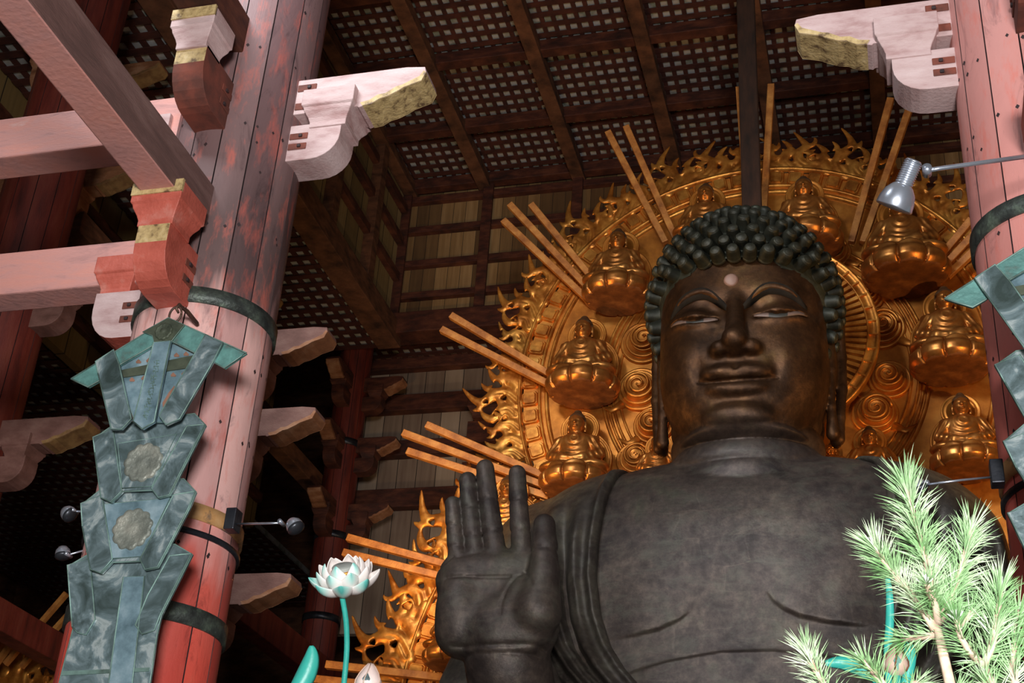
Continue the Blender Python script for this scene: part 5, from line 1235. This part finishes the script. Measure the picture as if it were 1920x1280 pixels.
# altar vase below the frame that carries the stems
def bud(c, rx, h, m, lab, tipm=None):
    e = empty('lotus_bud', c); tag(e, lab, 'bud')
    b = MB(); n = 24; prof = [(.01, -.5), (.35, -.48), (.75, -.3), (.98, -.05), (.95, .15), (.72, .45), (.40, .75), (.12, .95), (.01, 1.0)]
    b.lathe([(r_ * rx, z_ * h) for r_, z_ in prof], n=n); b.build('bud_body', [m], e)
    for k in range(5):
        a = -PI / 2 + (k - 2) * 1.25; pts = [((rx * r_ + .004) * math.cos(a + .35 * z_), (rx * r_ + .004) * math.sin(a + .35 * z_), z_ * h) for r_, z_ in prof[2:8]]
        MB().tube(pts, .004, 6).build('petal_edge', ['budbeige' if m == 'budpink' else 'brown'], e)
    if tipm:
        vs = []
        for s_, (dx, z_) in enumerate([(0, .42), (.30, .08), (0, -.36), (-.30, .08)]):
            a = -PI / 2 + .15 + dx; R_ = np.interp(z_, [q[1] for q in prof], [q[0] for q in prof]) * rx + .006; vs.append((R_ * math.cos(a), R_ * math.sin(a), z_ * h))
        cc = np.mean(vs, 0); cc = cc + np.array((0, -.012, 0)); MB().add(vs + [cc], [(0, 1, 4), (1, 2, 4), (2, 3, 4), (3, 0, 4)]).build('diamond_mark', [tipm], e)
    MB().tube([(0, 0, -.4 * h), (0.01, 0, -h - .2), (0, 0, -1.6)], .018, 10).build('stem', ['tealpaint'], e)
    return e
u = 9.9 / FPX
bud(P(691, 1282, Y=YF), 22 * u, .135, 'budpink', 'pinkish white lotus bud at the bottom edge right of the lotus stem', 'plate')
bud(P(1680, 1248, Y=6.5), 19 * 7.9 / FPX, .10, 'budbeige', 'beige lotus bud with a teal diamond mark among the pine shoots', 'teal')
def leaf(pts, wd, lab, Y, fold=.5):
    c = P(*pts[0], Y=Y); e = empty('lotus_leaf', c); tag(e, lab, 'leaf'); q = [P(*a, Y=Y) - c for a in pts]; n = len(q); vs = []
    X = [catmull(np.array(q), t) for t in np.linspace(0, n - 1, 22)]
    for i, x in enumerate(X):
        t = i / (len(X) - 1); d = _n(X[min(i + 1, len(X) - 1)] - X[max(i - 1, 0)]); r_ = _n(np.cross(d, (0, 1, 0))); w_ = wd * math.sin(PI * min(.98, t * .93 + .012)) ** .8
        for j in range(9):
            s = (j / 8 - .5) * 2; a = s * 1.25; vs.append(x + r_ * math.sin(a) * w_ + np.array((0, 1, 0)) * (1 - math.cos(a)) * w_ * 1.2)
    o = MB().add(vs, [(i * 9 + j, i * 9 + j + 1, (i + 1) * 9 + j + 1, (i + 1) * 9 + j) for i in range(21) for j in range(8)], 0, True).build('blade', ['tealpaint'], e); sm = o.modifiers.new('s', 'SOLIDIFY'); sm.thickness = .01
    MB().tube([q[-1] * .9, q[-1] + (.03, 0, -.3), q[-1] + (.02, 0, -1.3)], .014, 8).build('stem', ['tealpaint'], e)
leaf([(584, 1211), (580, 1232), (568, 1262), (548, 1300), (530, 1330)], 17 * u, 'rolled teal leaf with pointed tip at the bottom left of the lotus', YF)
leaf([(1664, 1080), (1668, 1120), (1668, 1170), (1664, 1230), (1668, 1300)], 4 * 7.9 / FPX, 'slim teal leaf standing between chest and pine, upright', 6.5)
leaf([(1700, 1200), (1706, 1220), (1704, 1250), (1694, 1300)], 7 * 7.9 / FPX, 'teal leaf just right of the beige bud', 6.5)
leaf([(1548, 1243), (1580, 1240), (1610, 1250), (1650, 1275)], 10 * 7.9 / FPX, 'dark teal leaf lying behind the two lowest pine tips', 6.5)

# ================================================================== PINE BRANCH NEAR THE VIEWER
YPN = 2.75
pine = empty('pine_branch', P(1790, 1300, Y=YPN)); PL = np.array(pine.location); pine['label'] = 'sunlit pine branch with pale green needles at the lower right'; pine['category'] = 'pine branch'
shoots = [ # px path base -> tip, depth offset, needle length px, density
    ([(1757, 1180), (1745, 1090), (1722, 1000), (1697, 905)], .00, 66, 1.2), ([(1762, 1165), (1785, 1110), (1806, 1040), (1822, 972)], .06, 60, 1.1),
    ([(1752, 1180), (1715, 1125), (1672, 1078), (1640, 1034)], -.03, 58, 1.1), ([(1846, 1245), (1862, 1200), (1872, 1140), (1878, 1088)], .04, 62, 1.2),
    ([(1846, 1248), (1822, 1232), (1800, 1205), (1792, 1180)], -.06, 52, .8), ([(1562, 1330), (1540, 1275), (1522, 1245), (1512, 1222)], .0, 52, .9),
    ([(1680, 1330), (1655, 1285), (1632, 1258), (1618, 1246)], -.02, 50, .8), ([(1765, 1190), (1735, 1188), (1705, 1187), (1688, 1186)], .05, 50, .8),
    ([(1800, 1170), (1822, 1140), (1838, 1120), (1852, 1104)], .10, 58, 1.0), ([(1760, 1170), (1752, 1140), (1742, 1130), (1738, 1120)], -.08, 46, .7),
    ([(1905, 1290), (1900, 1240), (1906, 1180), (1915, 1120)], .08, 60, 1.1), ([(1775, 1300), (1800, 1285), (1825, 1280), (1850, 1275)], .06, 55, .9), ([(1700, 1300), (1712, 1270), (1722, 1262), (1735, 1255)], .08, 46, .6), ([(1880, 1320), (1862, 1290), (1850, 1285), (1845, 1270)], .0, 56, .9)]
mp_ = 3.3 / FPX
MB().tube([P(1792, 1420, Y=YPN) - PL, P(1785, 1300, Y=YPN) - PL, P(1768, 1225, Y=YPN) - PL, P(1757, 1175, Y=YPN) - PL], [.012, .011, .010, .008], 8).build('main_stem', ['twig'], pine)
MB().tube([P(1900, 1400, Y=YPN) - PL, P(1870, 1300, Y=YPN) - PL, P(1846, 1245, Y=YPN) - PL], [.007, .006, .005], 8).build('side_stem', ['twig'], pine)
for si, (pts, dy, nl, dens) in enumerate(shoots):
    q = [P(*a, Y=YPN) - PL + np.array((0, dy * (i / 3 + (0 if si not in (5, 6, 12) else .3)), 0)) for i, a in enumerate(pts)]
    tw = MB(); X = [catmull(np.array(q), t) for t in np.linspace(0, 3, 14)]; tw.tube(X, list(np.linspace(.0084, .0050, 14)), 7); tw_o = tw.build('shoot', ['twig'], pine)
    nd = MB(); length = sum(np.linalg.norm(X[i + 1] - X[i]) for i in range(13)); N_ = int(dens * length * 1500)
    for k in range(N_):
        t = rng.uniform(.02, 1) ** .8; i = min(12, int(t * 13)); p = X[i] + (X[i + 1] - X[i]) * (t * 13 - i); d = _n(X[i + 1] - X[i])
        rnd = _n(np.cross(d, rng.normal(size=3))); ang = rng.uniform(.55, 1.12) * (1.0 - .55 * max(0, t - .8) / .2)
        v = _n(d * math.cos(ang) + rnd * math.sin(ang)); L = nl * mp_ * rng.uniform(.65, 1.08); dn = v + rng.normal(size=3) * .05 + np.array((0, 0, -.10))
        r_ = _n(np.cross(v, (rng.normal(), 1, rng.normal()))) * .00098; u2 = np.cross(v, r_); m1 = p + v * L * .6; m2 = p + v * L * .55 + _n(dn) * L * .45
        nd.add([p - r_, p + r_, p + u2, m1 - r_, m1 + r_, m1 + u2, m2], [(0, 1, 4, 3), (1, 2, 5, 4), (2, 0, 3, 5), (3, 4, 6), (4, 5, 6), (5, 3, 6)], 0)
    o = nd.build('needles', ['needle'], tw_o); o['kind'] = 'stuff'
    bd = MB(); d = _n(X[-1] - X[-2])
    for k in range(7):
        v = _n(d + rng.normal(size=3) * .28); bd.tube([X[-1], X[-1] + v * .012, X[-1] + v * .022], [.0028, .0024, .0006], 5)
    bd.build('bud_cluster', ['needletip'], tw_o)
